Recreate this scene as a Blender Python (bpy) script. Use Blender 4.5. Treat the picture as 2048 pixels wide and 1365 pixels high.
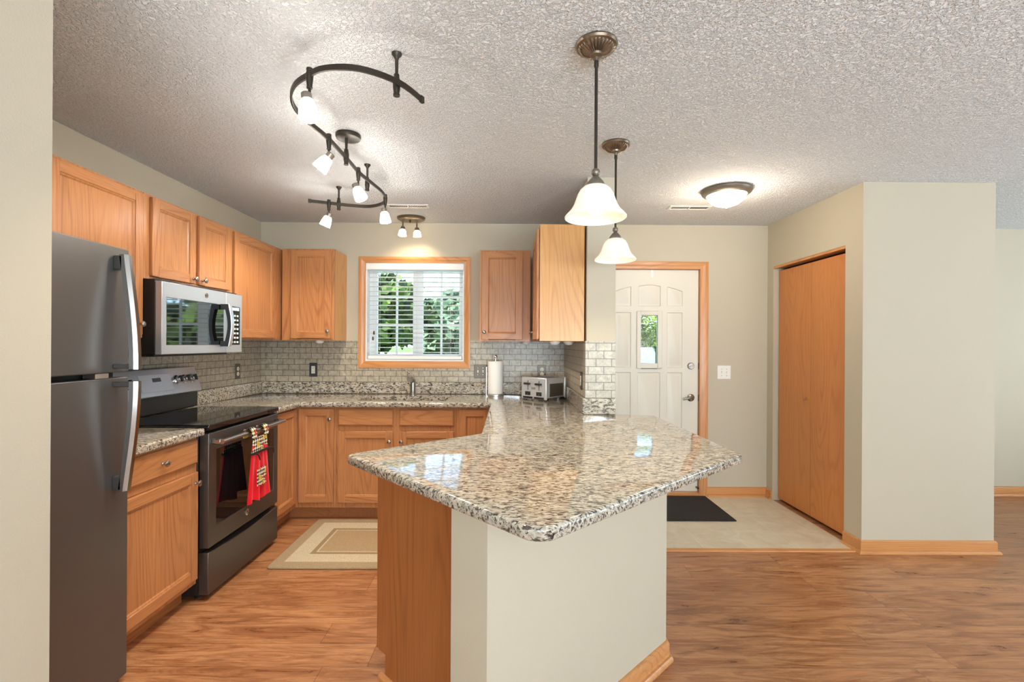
import bpy, bmesh, math, random
from mathutils import Vector, Matrix
from mathutils.geometry import tessellate_polygon
for o in list(bpy.data.objects): bpy.data.objects.remove(o)
random.seed(7)
sc = bpy.context.scene
COL = sc.collection
V = Vector
# ------------------------------------------------------------------ camera
cam_d = bpy.data.cameras.new('camera'); cam = bpy.data.objects.new('camera', cam_d); COL.objects.link(cam)
cam_d.sensor_width = 36.0; cam_d.lens = 962.04/2048*36; cam_d.shift_y = 6.48/2048
cam_d.clip_start = 0.02; cam_d.clip_end = 300
cam.matrix_world = (Matrix.Translation((0, 0, 1.3624)) @ Matrix.Rotation(-.0051, 4, 'Z')
                    @ Matrix.Rotation(math.pi/2, 4, 'X') @ Matrix.Rotation(.0059, 4, 'Z'))
sc.camera = cam
# ------------------------------------------------------------------ view + world + daylight
sc.view_settings.view_transform = 'Standard'; sc.view_settings.look = 'None'
sc.view_settings.gamma = 1.0; sc.view_settings.use_curve_mapping = False
sc.view_settings.exposure = 0.38
sc.cycles.use_denoising = True
sc.cycles.max_bounces = 10; sc.cycles.diffuse_bounces = 5; sc.cycles.glossy_bounces = 5
sc.cycles.transparent_max_bounces = 12; sc.cycles.sample_clamp_indirect = 6.0
w = bpy.data.worlds.new('sky'); sc.world = w; w.use_nodes = True
wn = w.node_tree; wb = wn.nodes['Background']
sky = wn.nodes.new('ShaderNodeTexSky'); sky.sky_type = 'HOSEK_WILKIE'
sky.sun_direction = V((-.35, -.6, .72)).normalized(); sky.turbidity = 3.5; sky.ground_albedo = .3
wn.links.new(sky.outputs[0], wb.inputs[0]); wb.inputs[1].default_value = 18.0
def lamp(name, kind, loc, power, color, rot=None, size=None, sy=None, parent=None, radius=None, spot=None):
    d = bpy.data.lights.new(name, kind); d.energy = power; d.color = color
    if kind == 'AREA':
        d.shape = 'RECTANGLE'; d.size = size; d.size_y = sy
    if radius is not None and kind in ('POINT', 'SPOT'): d.shadow_soft_size = radius
    if spot: d.spot_size = spot; d.spot_blend = .6
    o = bpy.data.objects.new(name, d); COL.objects.link(o); o.location = loc
    if rot: o.rotation_euler = rot
    if parent is not None:
        o.parent = parent; o.location = V(loc) - WO[parent.name]
    return o
WO = {}
R = math.radians
sun_d = bpy.data.lights.new('sun', 'SUN'); sun_d.energy = 13.0; sun_d.angle = R(.6); sun_d.color = (1, .95, .85)
sun = bpy.data.objects.new('sun', sun_d); COL.objects.link(sun); sun.location = (0, 0, 20)
sun.rotation_euler = V((.35, .6, -.72)).to_track_quat('-Z', 'Y').to_euler()
# area lamps for unseen living room windows, tilted up to brighten the ceiling
lamp('daylight_rear', 'AREA', (1.6, -3.7, 1.15), 570, (.74, .88, 1.0), (R(153), 0, 0), 4.4, 2.0)
lamp('daylight_east', 'AREA', (6.2, 1.9, 1.15), 90, (.72, .88, 1.0), (R(132), 0, R(90)), 3.2, 2.0)
WARM = (1.0, .80, .56); SOFT = (1.0, .86, .68)

# ------------------------------------------------------------------ node helper + materials
class NT:
    def __init__(s, name):
        m = bpy.data.materials.new(name); m.use_nodes = True; s.m = m; s.t = m.node_tree
        s.b = s.t.nodes['Principled BSDF']; s.out = s.t.nodes['Material Output']
    def n(s, typ, ins=None, **props):
        nd = s.t.nodes.new('ShaderNode'+typ)
        for k, v in props.items(): setattr(nd, k, v)
        for k, v in (ins or {}).items(): s.set(nd.inputs[k], v)
        return nd
    def set(s, sock, v):
        if hasattr(v, 'links') and hasattr(v, 'is_output'): s.t.links.new(v, sock)
        elif isinstance(v, bpy.types.Node): s.t.links.new(v.outputs[0], sock)
        else: sock.default_value = v
    def math(s, op, a, b=None, c=None, clamp=False):
        nd = s.t.nodes.new('ShaderNodeMath'); nd.operation = op; nd.use_clamp = clamp
        for i, x in enumerate((a, b, c)):
            if x is not None: s.set(nd.inputs[i], x)
        return nd.outputs[0]
    def mix(s, f, a, b, blend='MIX'):
        nd = s.t.nodes.new('ShaderNodeMix'); nd.data_type = 'RGBA'; nd.blend_type = blend
        s.set(nd.inputs[0], f); s.set(nd.inputs[6], col(a)); s.set(nd.inputs[7], col(b))
        return nd.outputs[2]
    def ramp(s, f, *stops):
        nd = s.t.nodes.new('ShaderNodeValToRGB'); e = nd.color_ramp.elements
        while len(e) < len(stops): e.new(.5)
        for el, (p, c) in zip(e, stops): el.position = p; el.color = col(c)
        s.set(nd.inputs[0], f); return nd.outputs[0]
    def rng(s, x, a, b, c=0., d=1.):
        nd = s.t.nodes.new('ShaderNodeMapRange'); s.set(nd.inputs[0], x)
        for i, v in enumerate((a, b, c, d)): nd.inputs[i+1].default_value = v
        return nd.outputs[0]
    def obj(s): return s.n('TexCoord').outputs['Object']
    def sep(s, v): return s.n('SeparateXYZ', {0: v}).outputs
    def comb(s, x, y, z): return s.n('CombineXYZ', {0: x, 1: y, 2: z}).outputs[0]
    def noise(s, vec, scale, detail=2., rough=.5, dist=0., w=None):
        nd = s.n('TexNoise', {'Vector': vec, 'Scale': scale, 'Detail': detail, 'Roughness': rough, 'Distortion': dist})
        return nd.outputs[0]
    def scale(s, vec, v): return s.n('VectorMath', {0: vec, 1: v}, operation='MULTIPLY').outputs[0]
    def add(s, vec, v): return s.n('VectorMath', {0: vec, 1: v}, operation='ADD').outputs[0]
    def bump(s, h, strength=.3, dist=.002):
        nd = s.n('Bump', {'Height': h, 'Strength': strength, 'Distance': dist}); s.set(s.b.inputs['Normal'], nd.outputs[0])
    def p(s, **k):
        names = dict(color='Base Color', rough='Roughness', metal='Metallic', spec='Specular IOR Level', emit='Emission Color',
                     es='Emission Strength', coat='Coat Weight', coatr='Coat Roughness', trans='Transmission Weight', alpha='Alpha', ior='IOR', sheen='Sheen Weight', aniso='Anisotropic')
        for a, v in k.items():
            if a in ('color', 'emit') and isinstance(v, tuple): v = col(v)
            s.set(s.b.inputs[names[a]], v)
        return s.m
def col(c):
    if isinstance(c, tuple): return (c[0], c[1], c[2], 1.0) if len(c) == 3 else c
    return c
def srgb(r, g, b):
    f = lambda u: u/12.92 if u <= .04045 else ((u+.055)/1.055)**2.4
    return (f(r/255), f(g/255), f(b/255))
def simple(name, c, rough=.5, metal=0., **k):
    t = NT(name); t.p(color=c, rough=rough, metal=metal, **k); return t.m
def oak(name, axis, light, dark, rough=.3, plain=False):
    t = NT(name); o = t.obj()
    rnd = t.n('ObjectInfo').outputs['Random']
    off = t.comb(t.math('MULTIPLY', rnd, 17.), t.math('MULTIPLY', rnd, 9.), t.math('MULTIPLY', rnd, 23.))
    v = t.add(o, off)
    sx = {'X': (.13, 1, 1), 'Y': (1, .13, 1), 'Z': (1, 1, .13)}[axis]
    sf = {'X': (.02, 1, 1), 'Y': (1, .02, 1), 'Z': (1, 1, .02)}[axis]
    a = t.scale(v, sx); b = t.scale(v, sf)
    low = t.noise(a, 3.4, 1.5, .45, .15)
    ring = t.math('SINE', t.math('MULTIPLY', low, 150.))
    ring = t.math('POWER', t.rng(ring, -1, 1, 0, 1), 4.)
    ring = t.math('MULTIPLY', ring, t.rng(t.noise(a, 7., 1), .35, .6, .25, 1.))
    fine = t.noise(b, 170., 3, .6)
    pores = t.rng(t.noise(b, 420., 2, .5), .56, .70, 0, 1)
    tone = t.noise(a, 3.0, 1)
    f = t.math('ADD', t.math('MULTIPLY', ring, .38), t.math('MULTIPLY', t.rng(fine, .3, .7), .46), clamp=True)
    f = t.math('ADD', f, t.math('MULTIPLY', pores, .22), clamp=True)
    c = t.mix(f, light, dark)
    c = t.mix(t.rng(tone, .35, .65, 0, .35), c, tuple(x*.78 for x in light))
    t.p(color=c, rough=rough, spec=.45)
    t.bump(f, .06, .001)
    return t.m
OL, OD = srgb(201, 141, 91), srgb(138, 81, 45)
M = {}
for ax in 'XYZ': M['oak'+ax] = oak('oak_grain_'+ax, ax, OL, OD)
M['oak_dark'] = oak('oak_end_panel', 'Z', srgb(186, 118, 68), srgb(136, 76, 38))
M['oak_pale'] = oak('oak_veneer_side', 'Z', srgb(226, 172, 108), srgb(186, 122, 66))
M['oak_door'] = oak('oak_flush_door', 'Z', srgb(214, 142, 78), srgb(182, 108, 54), .32)
for ax in 'XYZ': M['trim'+ax] = oak('oak_trim_'+ax, ax, srgb(218, 156, 98), srgb(172, 104, 56), .3)
M['toe'] = oak('oak_toe_board', 'Y', srgb(186, 124, 76), srgb(140, 84, 46), .4)

def paint(name, c, bs=130., st=.12):
    t = NT(name); o = t.obj(); n1 = t.noise(o, bs, 3, .55)
    t.p(color=c, rough=.62, spec=.25); t.bump(t.rng(n1, .35, .7), st, .002); return t.m
WALLC = srgb(196, 187, 167)
M['wall'] = paint('beige_wall_paint', WALLC)
M['wall_near'] = paint('beige_wall_paint_near', WALLC, 190., .22)
def ceil_mat():
    t = NT('stippled_ceiling'); o = t.obj()
    a = t.noise(o, 82., 3, .6, .5); b = t.noise(o, 45., 2, .5)
    h = t.math('ADD', t.rng(a, .42, .58), t.math('MULTIPLY', b, .5))
    t.p(color=srgb(247, 248, 248), rough=.85, spec=.2); t.bump(h, .85, .013); return t.m
M['ceiling'] = ceil_mat()

def floor_mat():
    t = NT('laminate_planks'); o = t.obj(); x, y, z = t.sep(o)
    W_, L_ = .158, 1.25
    r = t.math('DIVIDE', t.math('ADD', y, .028), W_); row = t.math('FLOOR', r)
    wn1 = t.n('TexWhiteNoise', {'W': row}, noise_dimensions='1D').outputs[0]
    cx = t.math('DIVIDE', t.math('ADD', x, t.math('MULTIPLY', wn1, 7.)), L_); cidx = t.math('FLOOR', cx)
    idn = t.n('TexWhiteNoise', {'Vector': t.comb(row, cidx, 0.)}, noise_dimensions='2D')
    idv = idn.outputs[0]
    fy = t.math('FRACT', r); fx = t.math('FRACT', cx)
    ey = t.math('MULTIPLY', t.math('MINIMUM', fy, t.math('SUBTRACT', 1., fy)), W_)
    ex = t.math('MULTIPLY', t.math('MINIMUM', fx, t.math('SUBTRACT', 1., fx)), L_)
    e = t.math('MINIMUM', ex, ey); seam = t.rng(e, .0, .0022, 1., 0.)
    vec = t.comb(t.math('ADD', x, t.math('MULTIPLY', idv, 31.)), t.math('ADD', y, t.math('MULTIPLY', idv, 13.)), 0.)
    a = t.scale(vec, (.16, 1., 1.)); b = t.scale(vec, (.05, 1., 1.))
    g1 = t.noise(a, 15., 7, .68, 1.4); g2 = t.noise(b, 120., 3, .6); g3 = t.noise(t.scale(vec, (.22, 1., 1.)), 5.5, 4, .6, .8)
    c = t.ramp(g1, (.28, srgb(112, 72, 47)), (.42, srgb(163, 108, 69)), (.58, srgb(202, 147, 102)), (.8, srgb(180, 126, 84)))
    c = t.mix(t.math('MULTIPLY', t.rng(g2, .35, .7), .5), c, srgb(110, 70, 45))
    dark = t.rng(g3, .60, .72, 0, .6)
    c = t.mix(dark, c, srgb(92, 56, 38))
    c = t.mix(t.rng(idv, 0, 1, 0, .30), c, srgb(142, 90, 56))
    c = t.mix(t.math('MULTIPLY', seam, .65), c, srgb(60, 36, 22))
    h = t.math('SUBTRACT', t.math('MULTIPLY', g2, .3), seam)
    t.p(color=c, rough=t.rng(g1, .3, .7, .26, .38), spec=.5); t.bump(h, .25, .0015); return t.m
M['floor'] = floor_mat()
def floortile_mat():
    t = NT('beige_floor_tile'); o = t.obj(); x, y, z = t.sep(o); S = .308
    u = t.math('DIVIDE', t.math('SUBTRACT', x, 2.236), S); v = t.math('DIVIDE', t.math('SUBTRACT', y, 3.82), S)
    fu, fv = t.math('FRACT', t.math('ADD', u, 40.)), t.math('FRACT', t.math('ADD', v, 40.))
    eu = t.math('MINIMUM', fu, t.math('SUBTRACT', 1., fu)); ev = t.math('MINIMUM', fv, t.math('SUBTRACT', 1., fv))
    g = t.rng(t.math('MULTIPLY', t.math('MINIMUM', eu, ev), S), .001, .004, 1., 0.)
    n1 = t.noise(o, 7., 5, .6, .8)
    c = t.ramp(n1, (.3, srgb(206, 194, 168)), (.7, srgb(226, 217, 196)))
    c = t.mix(t.math('MULTIPLY', g, .7), c, srgb(232, 226, 208))
    t.p(color=c, rough=.38); t.bump(t.math('SUBTRACT', 1., g), .3, .002); return t.m
M['floortile'] = floortile_mat()
def tile_mat(name, ax):
    t = NT(name); o = t.obj(); x, y, z = t.sep(o)
    vec = t.comb((x if ax == 'X' else y), t.math('SUBTRACT', z, 1.0175), 0.)
    br = t.n('TexBrick', {'Vector': vec, 'Color1': (0, 0, 0, 1), 'Color2': (1, 1, 1, 1), 'Mortar': (.5, .5, .5, 1), 'Scale': 1., 'Mortar Size': .0024,
                          'Mortar Smooth': .3, 'Brick Width': .1016, 'Row Height': .0508})
    br.offset = .5
    n1 = t.noise(o, 26., 6, .65, 1.0); n2 = t.noise(o, 120., 2)
    c = t.ramp(n1, (.3, srgb(144, 134, 116)), (.5, srgb(180, 171, 151)), (.7, srgb(204, 196, 177)))
    c = t.mix(t.math('MULTIPLY', br.outputs['Color'], .34), c, srgb(166, 158, 141))
    vein = t.rng(t.math('ABSOLUTE', t.math('SUBTRACT', t.noise(o, 14., 5, .7, 1.5), .5)), 0., .02, .45, 0.)
    c = t.mix(vein, c, srgb(120, 112, 96))
    c = t.mix(br.outputs['Fac'], c, srgb(92, 85, 74))
    t.p(color=c, rough=.3); h = t.math('SUBTRACT', 1., br.outputs['Fac']); t.bump(h, .35, .002); return t.m
M['tileX'] = tile_mat('stone_subway_tile_x', 'X'); M['tileY'] = tile_mat('stone_subway_tile_y', 'Y')
def granite_mat():
    t = NT('speckled_granite'); o = t.obj()
    r = t.n('Mapping', {'Vector': o, 'Rotation': (.5, .3, .35), 'Scale': (.7, 2.0, 1.6)}).outputs[0]
    n1 = t.noise(r, 24., 5, .62, .6); n2 = t.noise(r, 62., 4, .62, .5); n3 = t.noise(r, 130., 3, .6)
    n4 = t.noise(o, 5., 2)
    c = t.ramp(n1, (.30, srgb(126, 121, 113)), (.45, srgb(180, 173, 159)), (.56, srgb(208, 201, 186)), (.75, srgb(148, 143, 135)))
    c = t.mix(t.rng(n4, .45, .62, 0, .2), c, srgb(206, 184, 152))
    c = t.mix(t.rng(n3, .55, .66, 0, .75), c, srgb(118, 108, 95))
    c = t.mix(t.rng(n2, .515, .575, 0, .92), c, srgb(54, 50, 47))
    c = t.mix(t.rng(t.noise(r, 46., 4, .6, .8), .60, .64, 0, .9), c, srgb(34, 31, 30))
    t.p(color=c, rough=.06, spec=.8); return t.m
M['granite'] = granite_mat()
M['nickel'] = simple('satin_nickel', (.44, .42, .39), .27, 1.)
M['lever'] = simple('dark_nickel', (.22, .205, .185), .35, .8)
M['chrome'] = simple('polished_chrome', (.8, .8, .8), .1, 1.)
def brushed(name, c, rough, ax=None, met=1.):
    t = NT(name); o = t.obj(); s = (1, 1, 200) if ax == 'Z' else (200, 200, 1)
    n1 = t.noise(t.scale(o, s), 2., 2)
    t.p(color=c, rough=t.rng(n1, .3, .7, rough-.015, rough+.015), metal=met); return t.m
M['steel'] = brushed('brushed_steel', (.74, .73, .71), .36)
M['toaster'] = simple('toaster_steel', (.74, .76, .78), .32, .55)
M['slate'] = simple('slate_grey_metal', (.52, .54, .56), .36, .6)
M['fridge'] = brushed('black_stainless', (.17, .17, .17), .36, met=.7)
M['fridge_side'] = simple('dark_grey_cabinet_side', (.05, .05, .05), .5)
M['range'] = brushed('black_stainless_range', (.13, .127, .125), .34, met=.8)
M['handle'] = brushed('handle_metal', (.42, .40, .38), .22)
M['black'] = simple('black_plastic', (.012, .012, .013), .4)
M['gasket'] = simple('black_gasket', (.008, .008, .008), .6)
M['glass_mirror'] = simple('reflective_dark_glass', (.20, .21, .215), .03, 1.)
M['glass_black'] = simple('black_glass', (.006, .006, .007), .04, 0., spec=.6)
M['display'] = simple('control_display', (.62, .64, .68), .25)
M['bronze'] = simple('oil_rubbed_bronze', (.055, .046, .036), .42, .75)
M['bronze_lt'] = simple('antique_bronze', (.23, .18, .13), .32, .9)
M['socket'] = simple('pewter_socket', (.24, .21, .17), .4, .7)
M['white'] = simple('white_plastic', srgb(240, 238, 232), .35)
M['blind'] = simple('white_blind_slat', srgb(244, 244, 240), .38)
M['doorpaint'] = simple('white_door_paint', srgb(224, 219, 205), .4)
M['vinyl'] = simple('white_vinyl', srgb(240, 243, 243), .35)
M['ivory'] = simple('ivory_plastic', srgb(232, 228, 210), .35)
M['plate_dark'] = simple('pewter_plate', srgb(104, 96, 86), .38, .6)
M['plate_grey'] = simple('graphite_plate', srgb(84, 84, 86), .35, .6)
M['cord'] = simple('cord_white', srgb(225, 225, 220), .7)
M['tassel'] = simple('tassel_brown', srgb(82, 66, 50), .6)
def emis(name, c, st, base=(.9, .88, .82), marb=0.):
    t = NT(name)
    if marb:
        n1 = t.noise(t.scale(t.obj(), (1, 1, 3.)), 16., 4, .6, 1.)
        e = t.mix(t.rng(n1, .3, .7), c, tuple(x*y for x, y in zip(c, (.93, .88, .78))))
        t.p(color=base, rough=.25, emit=e, es=st)
    else: t.p(color=base, rough=.3, emit=c, es=st)
    return t.m
M['shade_pend'] = emis('alabaster_glass_lit', (1., .93, .76), .32, (.80, .76, .66), 1.)
M['bulb'] = emis('lit_bulb', (1., .94, .8), 2.5)
M['shade_track'] = emis('frosted_glass_lit', (1., .965, .90), 48.)
M['shade_duo'] = emis('frosted_glass_warm', (1., .86, .60), 6.)
M['dome'] = emis('frosted_dome_lit', (1., .95, .86), 5.)
def thin_glass(name, bumpy=False):
    t = NT(name); t.t.nodes.remove(t.b)
    tr = t.n('BsdfTransparent', {'Color': (.96, .98, .97, 1)}); gl = t.n('BsdfGlossy', {'Color': (1, 1, 1, 1), 'Roughness': .02})
    fr = t.n('Fresnel', {'IOR': 1.45}); mx = t.n('MixShader', {0: fr.outputs[0], 1: tr.outputs[0], 2: gl.outputs[0]})
    if bumpy:
        rf = t.n('BsdfRefraction', {'Roughness': .02, 'IOR': 1.25, 'Color': (.97, .98, .97, 1)})
        nz = t.n('TexVoronoi', {'Vector': t.obj(), 'Scale': 42.})
        bp = t.n('Bump', {'Height': nz.outputs[0], 'Strength': .6, 'Distance': .01}); t.set(rf.inputs['Normal'], bp.outputs[0])
        mx = t.n('MixShader', {0: fr.outputs[0], 1: rf.outputs[0], 2: gl.outputs[0]})
    t.t.links.new(mx.outputs[0], t.out.inputs[0]); return t.m
M['glass'] = thin_glass('window_glass'); M['glass_bumpy'] = thin_glass('textured_glass', True)
def rug_mat():
    t = NT('loop_pile_rug'); o = t.obj(); x, y, z = t.sep(o)
    d = t.math('MINIMUM', t.math('SUBTRACT', .60, t.math('ABSOLUTE', x)), t.math('SUBTRACT', .40, t.math('ABSOLUTE', y)))
    n1 = t.noise(o, 240., 2, .6); n2 = t.noise(o, 60., 2)
    cream, tan, mid = srgb(222, 210, 180), srgb(184, 164, 132), srgb(190, 166, 130)
    k = t.math('GREATER_THAN', d, .075); k2 = t.math('GREATER_THAN', d, .185); k3 = t.math('GREATER_THAN', d, .215); k4 = t.math('GREATER_THAN', d, .225)
    c = t.mix(k, tan, cream); c = t.mix(k2, c, srgb(168, 148, 116)); c = t.mix(k3, c, cream); c = t.mix(k4, c, mid)
    c = t.mix(t.rng(n1, .35, .65, .45, 0), c, srgb(120, 100, 76))
    t.p(color=c, rough=.95, spec=.1); t.bump(n1, .8, .006); return t.m
M['rug'] = rug_mat()
def mat_mat():
    t = NT('ribbed_black_mat'); o = t.obj(); x, y, z = t.sep(o)
    wv = t.math('SINE', t.math('MULTIPLY', t.math('ADD', x, y), 260.)); wv2 = t.math('SINE', t.math('MULTIPLY', t.math('SUBTRACT', x, y), 260.))
    t.p(color=(.012, .012, .013), rough=.75); t.bump(t.math('MULTIPLY', wv, wv2), .8, .004); return t.m
M['mat'] = mat_mat()
def terry(name, c):
    t = NT(name); n1 = t.noise(t.obj(), 420., 2); t.p(color=c, rough=.9, spec=.15, sheen=.3); t.bump(n1, .5, .003); return t.m
M['red'] = terry('red_terry_cloth', srgb(214, 20, 34))
def print_mat():
    t = NT('diamond_print_cloth'); o = t.obj(); x, y, z = t.sep(o)
    a = t.math('ADD', y, z); b = t.math('SUBTRACT', y, z)
    ck = t.n('TexChecker', {'Vector': t.comb(a, b, .5), 'Scale': 46., 'Color1': (.012, .012, .014, 1), 'Color2': col(srgb(236, 226, 196))})
    v = t.noise(o, 17., 1)
    c = t.mix(t.math('GREATER_THAN', v, .60), ck.outputs[0], srgb(206, 172, 70)); c = t.mix(t.math('LESS_THAN', v, .385), c, srgb(204, 44, 36))
    t.p(color=c, rough=.85); return t.m
M['print'] = print_mat()
M['paper'] = simple('white_paper', srgb(244, 242, 236), .9)
def foliage(name, a, b):
    t = NT(name); r = t.noise(t.obj(), 2.2, 3); g = t.n('NewGeometry').outputs['Random Per Island']
    c = t.mix(t.math('MULTIPLY', g, t.rng(r, .35, .65, .5, 1.)), a, b); t.p(color=c, rough=.6, spec=.3); return t.m
M['leaf'] = foliage('leaves_green', srgb(16, 30, 10), srgb(92, 118, 44)); M['leaf2'] = foliage('leaves_blue_green', srgb(40, 68, 50), srgb(120, 154, 116))
M['bark'] = simple('bark', srgb(62, 50, 40), .9)
def lawn_mat():
    t = NT('lawn'); c = t.mix(t.noise(t.obj(), .8, 4), srgb(76, 108, 40), srgb(110, 138, 58)); t.p(color=c, rough=.9); return t.m
M['lawn'] = lawn_mat(); M['drive'] = simple('pale_concrete', srgb(214, 212, 204), .8)

# ------------------------------------------------------------------ mesh builder
class Fr:                                    # local frame: a along U, b along W, c along N
    def __init__(s, o, U, W, N): s.o, s.U, s.W, s.N = V(o), V(U), V(W), V(N)
    def __call__(s, a, b, c=0.): return s.o + s.U*a + s.W*b + s.N*c
Z_ = (0, 0, 1)
class MB:
    def __init__(s): s.v, s.f, s.mi, s.sm, s.cur = [], [], [], [], 0
    def add(s, vs, fs, smooth=False):
        n = len(s.v); s.v += [V(p) for p in vs]
        for f in fs: s.f.append([i+n for i in f]); s.mi.append(s.cur); s.sm.append(smooth)
        return s
    def slot(s, i): s.cur = i; return s
    def box(s, x0, x1, y0, y1, z0, z1):
        return s.add([(x, y, z) for x in (x0, x1) for y in (y0, y1) for z in (z0, z1)],
                     [(0, 1, 3, 2), (4, 6, 7, 5), (0, 4, 5, 1), (2, 3, 7, 6), (0, 2, 6, 4), (1, 5, 7, 3)])
    def fbox(s, F, a0, a1, b0, b1, c0, c1):
        return s.add([F(a, b, c) for a in (a0, a1) for b in (b0, b1) for c in (c0, c1)],
                     [(0, 1, 3, 2), (4, 6, 7, 5), (0, 4, 5, 1), (2, 3, 7, 6), (0, 2, 6, 4), (1, 5, 7, 3)])
    def fprism(s, F, poly, c0, c1, holes=()):
        loops = [list(poly)] + [list(h) for h in holes]
        flat = [p for l in loops for p in l]; n = len(flat)
        tris = tessellate_polygon([[V((p[0], p[1], 0)) for p in l] for l in loops])
        fs = [tuple(t) for t in tris] + [tuple(i+n for i in reversed(t)) for t in tris]
        k = 0
        for l in loops:
            m = len(l)
            for i in range(m):
                j = (i+1) % m; fs.append((k+i, k+j, k+j+n, k+i+n))
            k += m
        if not holes: fs = [tuple(range(n)), tuple(reversed(range(n, 2*n)))] + fs[2*len(tris):]
        return s.add([F(p[0], p[1], c0) for p in flat] + [F(p[0], p[1], c1) for p in flat], fs)
    def prism(s, poly, z0, z1, holes=()): return s.fprism(Fr((0, 0, 0), (1, 0, 0), (0, 1, 0), Z_), poly, z0, z1, holes)
    def lathe(s, prof, o, ax=Z_, n=24, sy=1., U=None, flute=None):
        ax = V(ax).normalized(); u = V(U) if U else ax.orthogonal(); u.normalize(); w_ = ax.cross(u)
        vs, fs = [], []; m = len(prof)
        for i in range(n):
            t = 2*math.pi*i/n
            for j, (r, h) in enumerate(prof):
                rr = r
                vs.append(V(o)+ax*(h+(flute(t, j) if flute else 0))+u*(rr*math.cos(t))+w_*(rr*math.sin(t)*sy))
        for i in range(n):
            k = (i+1) % n
            for j in range(m-1): fs.append((i*m+j, k*m+j, k*m+j+1, i*m+j+1))
        s.add(vs, fs, True)
        base = len(s.v)-n*m
        for j in (0, m-1):
            if prof[j][0] > 1e-5: s.f.append([base+i*m+j for i in range(n)]); s.mi.append(s.cur); s.sm.append(False)
        return s
    def cyl(s, p, q, r, r2=None, n=16):
        d = V(q)-V(p); return s.lathe([(r, 0), (r if r2 is None else r2, d.length)], p, d, n)
    def sphere(s, c, r, sz=1., n=16):
        pr = [(max(r*math.sin(math.pi*i/10), 1e-6), -r*sz*math.cos(math.pi*i/10)) for i in range(11)]
        return s.lathe(pr, c, Z_, n)
    def tube(s, pts, r, n=10, flat=None):
        pts = [V(p) for p in pts]; m = len(pts); up = V(Z_); vs, fs = [], []
        prev = None
        for i, p in enumerate(pts):
            d = (pts[min(i+1, m-1)]-pts[max(i-1, 0)]).normalized()
            if prev is None:
                u = d.cross(up); u = u if u.length > 1e-3 else d.orthogonal()
            else: u = prev - d*prev.dot(d)
            u.normalize(); prev = u; w_ = u.cross(d)
            rr = r[i] if isinstance(r, (list, tuple)) else r
            for k in range(n):
                t = 2*math.pi*k/n
                ru, rw = (flat if flat else (1, 1))
                vs.append(p+u*(rr*ru*math.cos(t))+w_*(rr*rw*math.sin(t)))
        for i in range(m-1):
            for k in range(n): l = (k+1) % n; fs.append((i*n+k, i*n+l, (i+1)*n+l, (i+1)*n+k))
        s.add(vs, fs, True)
        b = len(s.v)-m*n
        s.f += [[b+k for k in range(n)], [b+(m-1)*n+k for k in range(n)]]; s.mi += [s.cur]*2; s.sm += [False]*2
        return s
    def sweep(s, path, prof, closed=False):
        """profile [(out,z)] along a plan polyline, out = to the right of travel, mitred"""
        P = [V((p[0], p[1], 0)) for p in path]; m = len(P); k = len(prof); vs, fs = [], []
        for i in range(m):
            ds = []
            if i > 0: ds.append((P[i]-P[i-1]).normalized())
            if i < m-1: ds.append((P[i+1]-P[i]).normalized())
            ns = [V((d.y, -d.x, 0)) for d in ds]
            nn = sum(ns, V((0, 0, 0))); nn = nn/nn.length; sc_ = 1/max(.2, nn.dot(ns[0]))
            for a, z in prof: vs.append(P[i]+nn*(a*sc_)+V((0, 0, z)))
        for i in range(m-1):
            for j in range(k): l = (j+1) % k; fs.append((i*k+j, i*k+l, (i+1)*k+l, (i+1)*k+j))
        fs += [tuple(range(k)), tuple(range((m-1)*k, m*k))]
        return s.add(vs, fs)
    def ribbon(s, pts, hw, hh):
        pts = [V(p) for p in pts]; m = len(pts); vs, fs = [], []
        for i, p in enumerate(pts):
            d = (pts[min(i+1, m-1)]-pts[max(i-1, 0)]).normalized(); u = V((d.y, -d.x, 0)).normalized()
            for a, b in ((-1, -1), (1, -1), (1, 1), (-1, 1)): vs.append(p+u*(a*hw)+V((0, 0, b*hh)))
        for i in range(m-1):
            for k in range(4): l = (k+1) % 4; fs.append((i*4+k, i*4+l, (i+1)*4+l, (i+1)*4+k))
        fs += [(0, 1, 2, 3), ((m-1)*4, (m-1)*4+1, (m-1)*4+2, (m-1)*4+3)]
        return s.add(vs, fs)
def catmull(P, n=6):
    P = [V(p) for p in P]; out = []
    for i in range(len(P)-1):
        p0, p1, p2, p3 = P[max(i-1, 0)], P[i], P[i+1], P[min(i+2, len(P)-1)]
        for j in range(n):
            t = j/n
            out.append(.5*((2*p1)+(p2-p0)*t+(2*p0-5*p1+4*p2-p3)*t*t+(3*p1-p0-3*p2+p3)*t**3))
    return out+[P[-1]]
def fillet(poly, rad, n=5):
    out = []; m = len(poly)
    for i in range(m):
        r = rad.get(i, 0)
        p = V((*poly[i], 0)); a = V((*poly[i-1], 0)); b = V((*poly[(i+1) % m], 0))
        if r <= 0: out.append(poly[i]); continue
        d1 = (a-p).normalized(); d2 = (b-p).normalized(); ang = d1.angle(d2); t = r/math.tan(ang/2)
        c = p+(d1+d2).normalized()*(r/math.sin(ang/2)); s0 = p+d1*t; s1 = p+d2*t
        v0 = s0-c; v1 = s1-c
        for k in range(n+1):
            q = v0.lerp(v1, k/n).normalized()*r+c; out.append((q.x, q.y))
    return out
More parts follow.
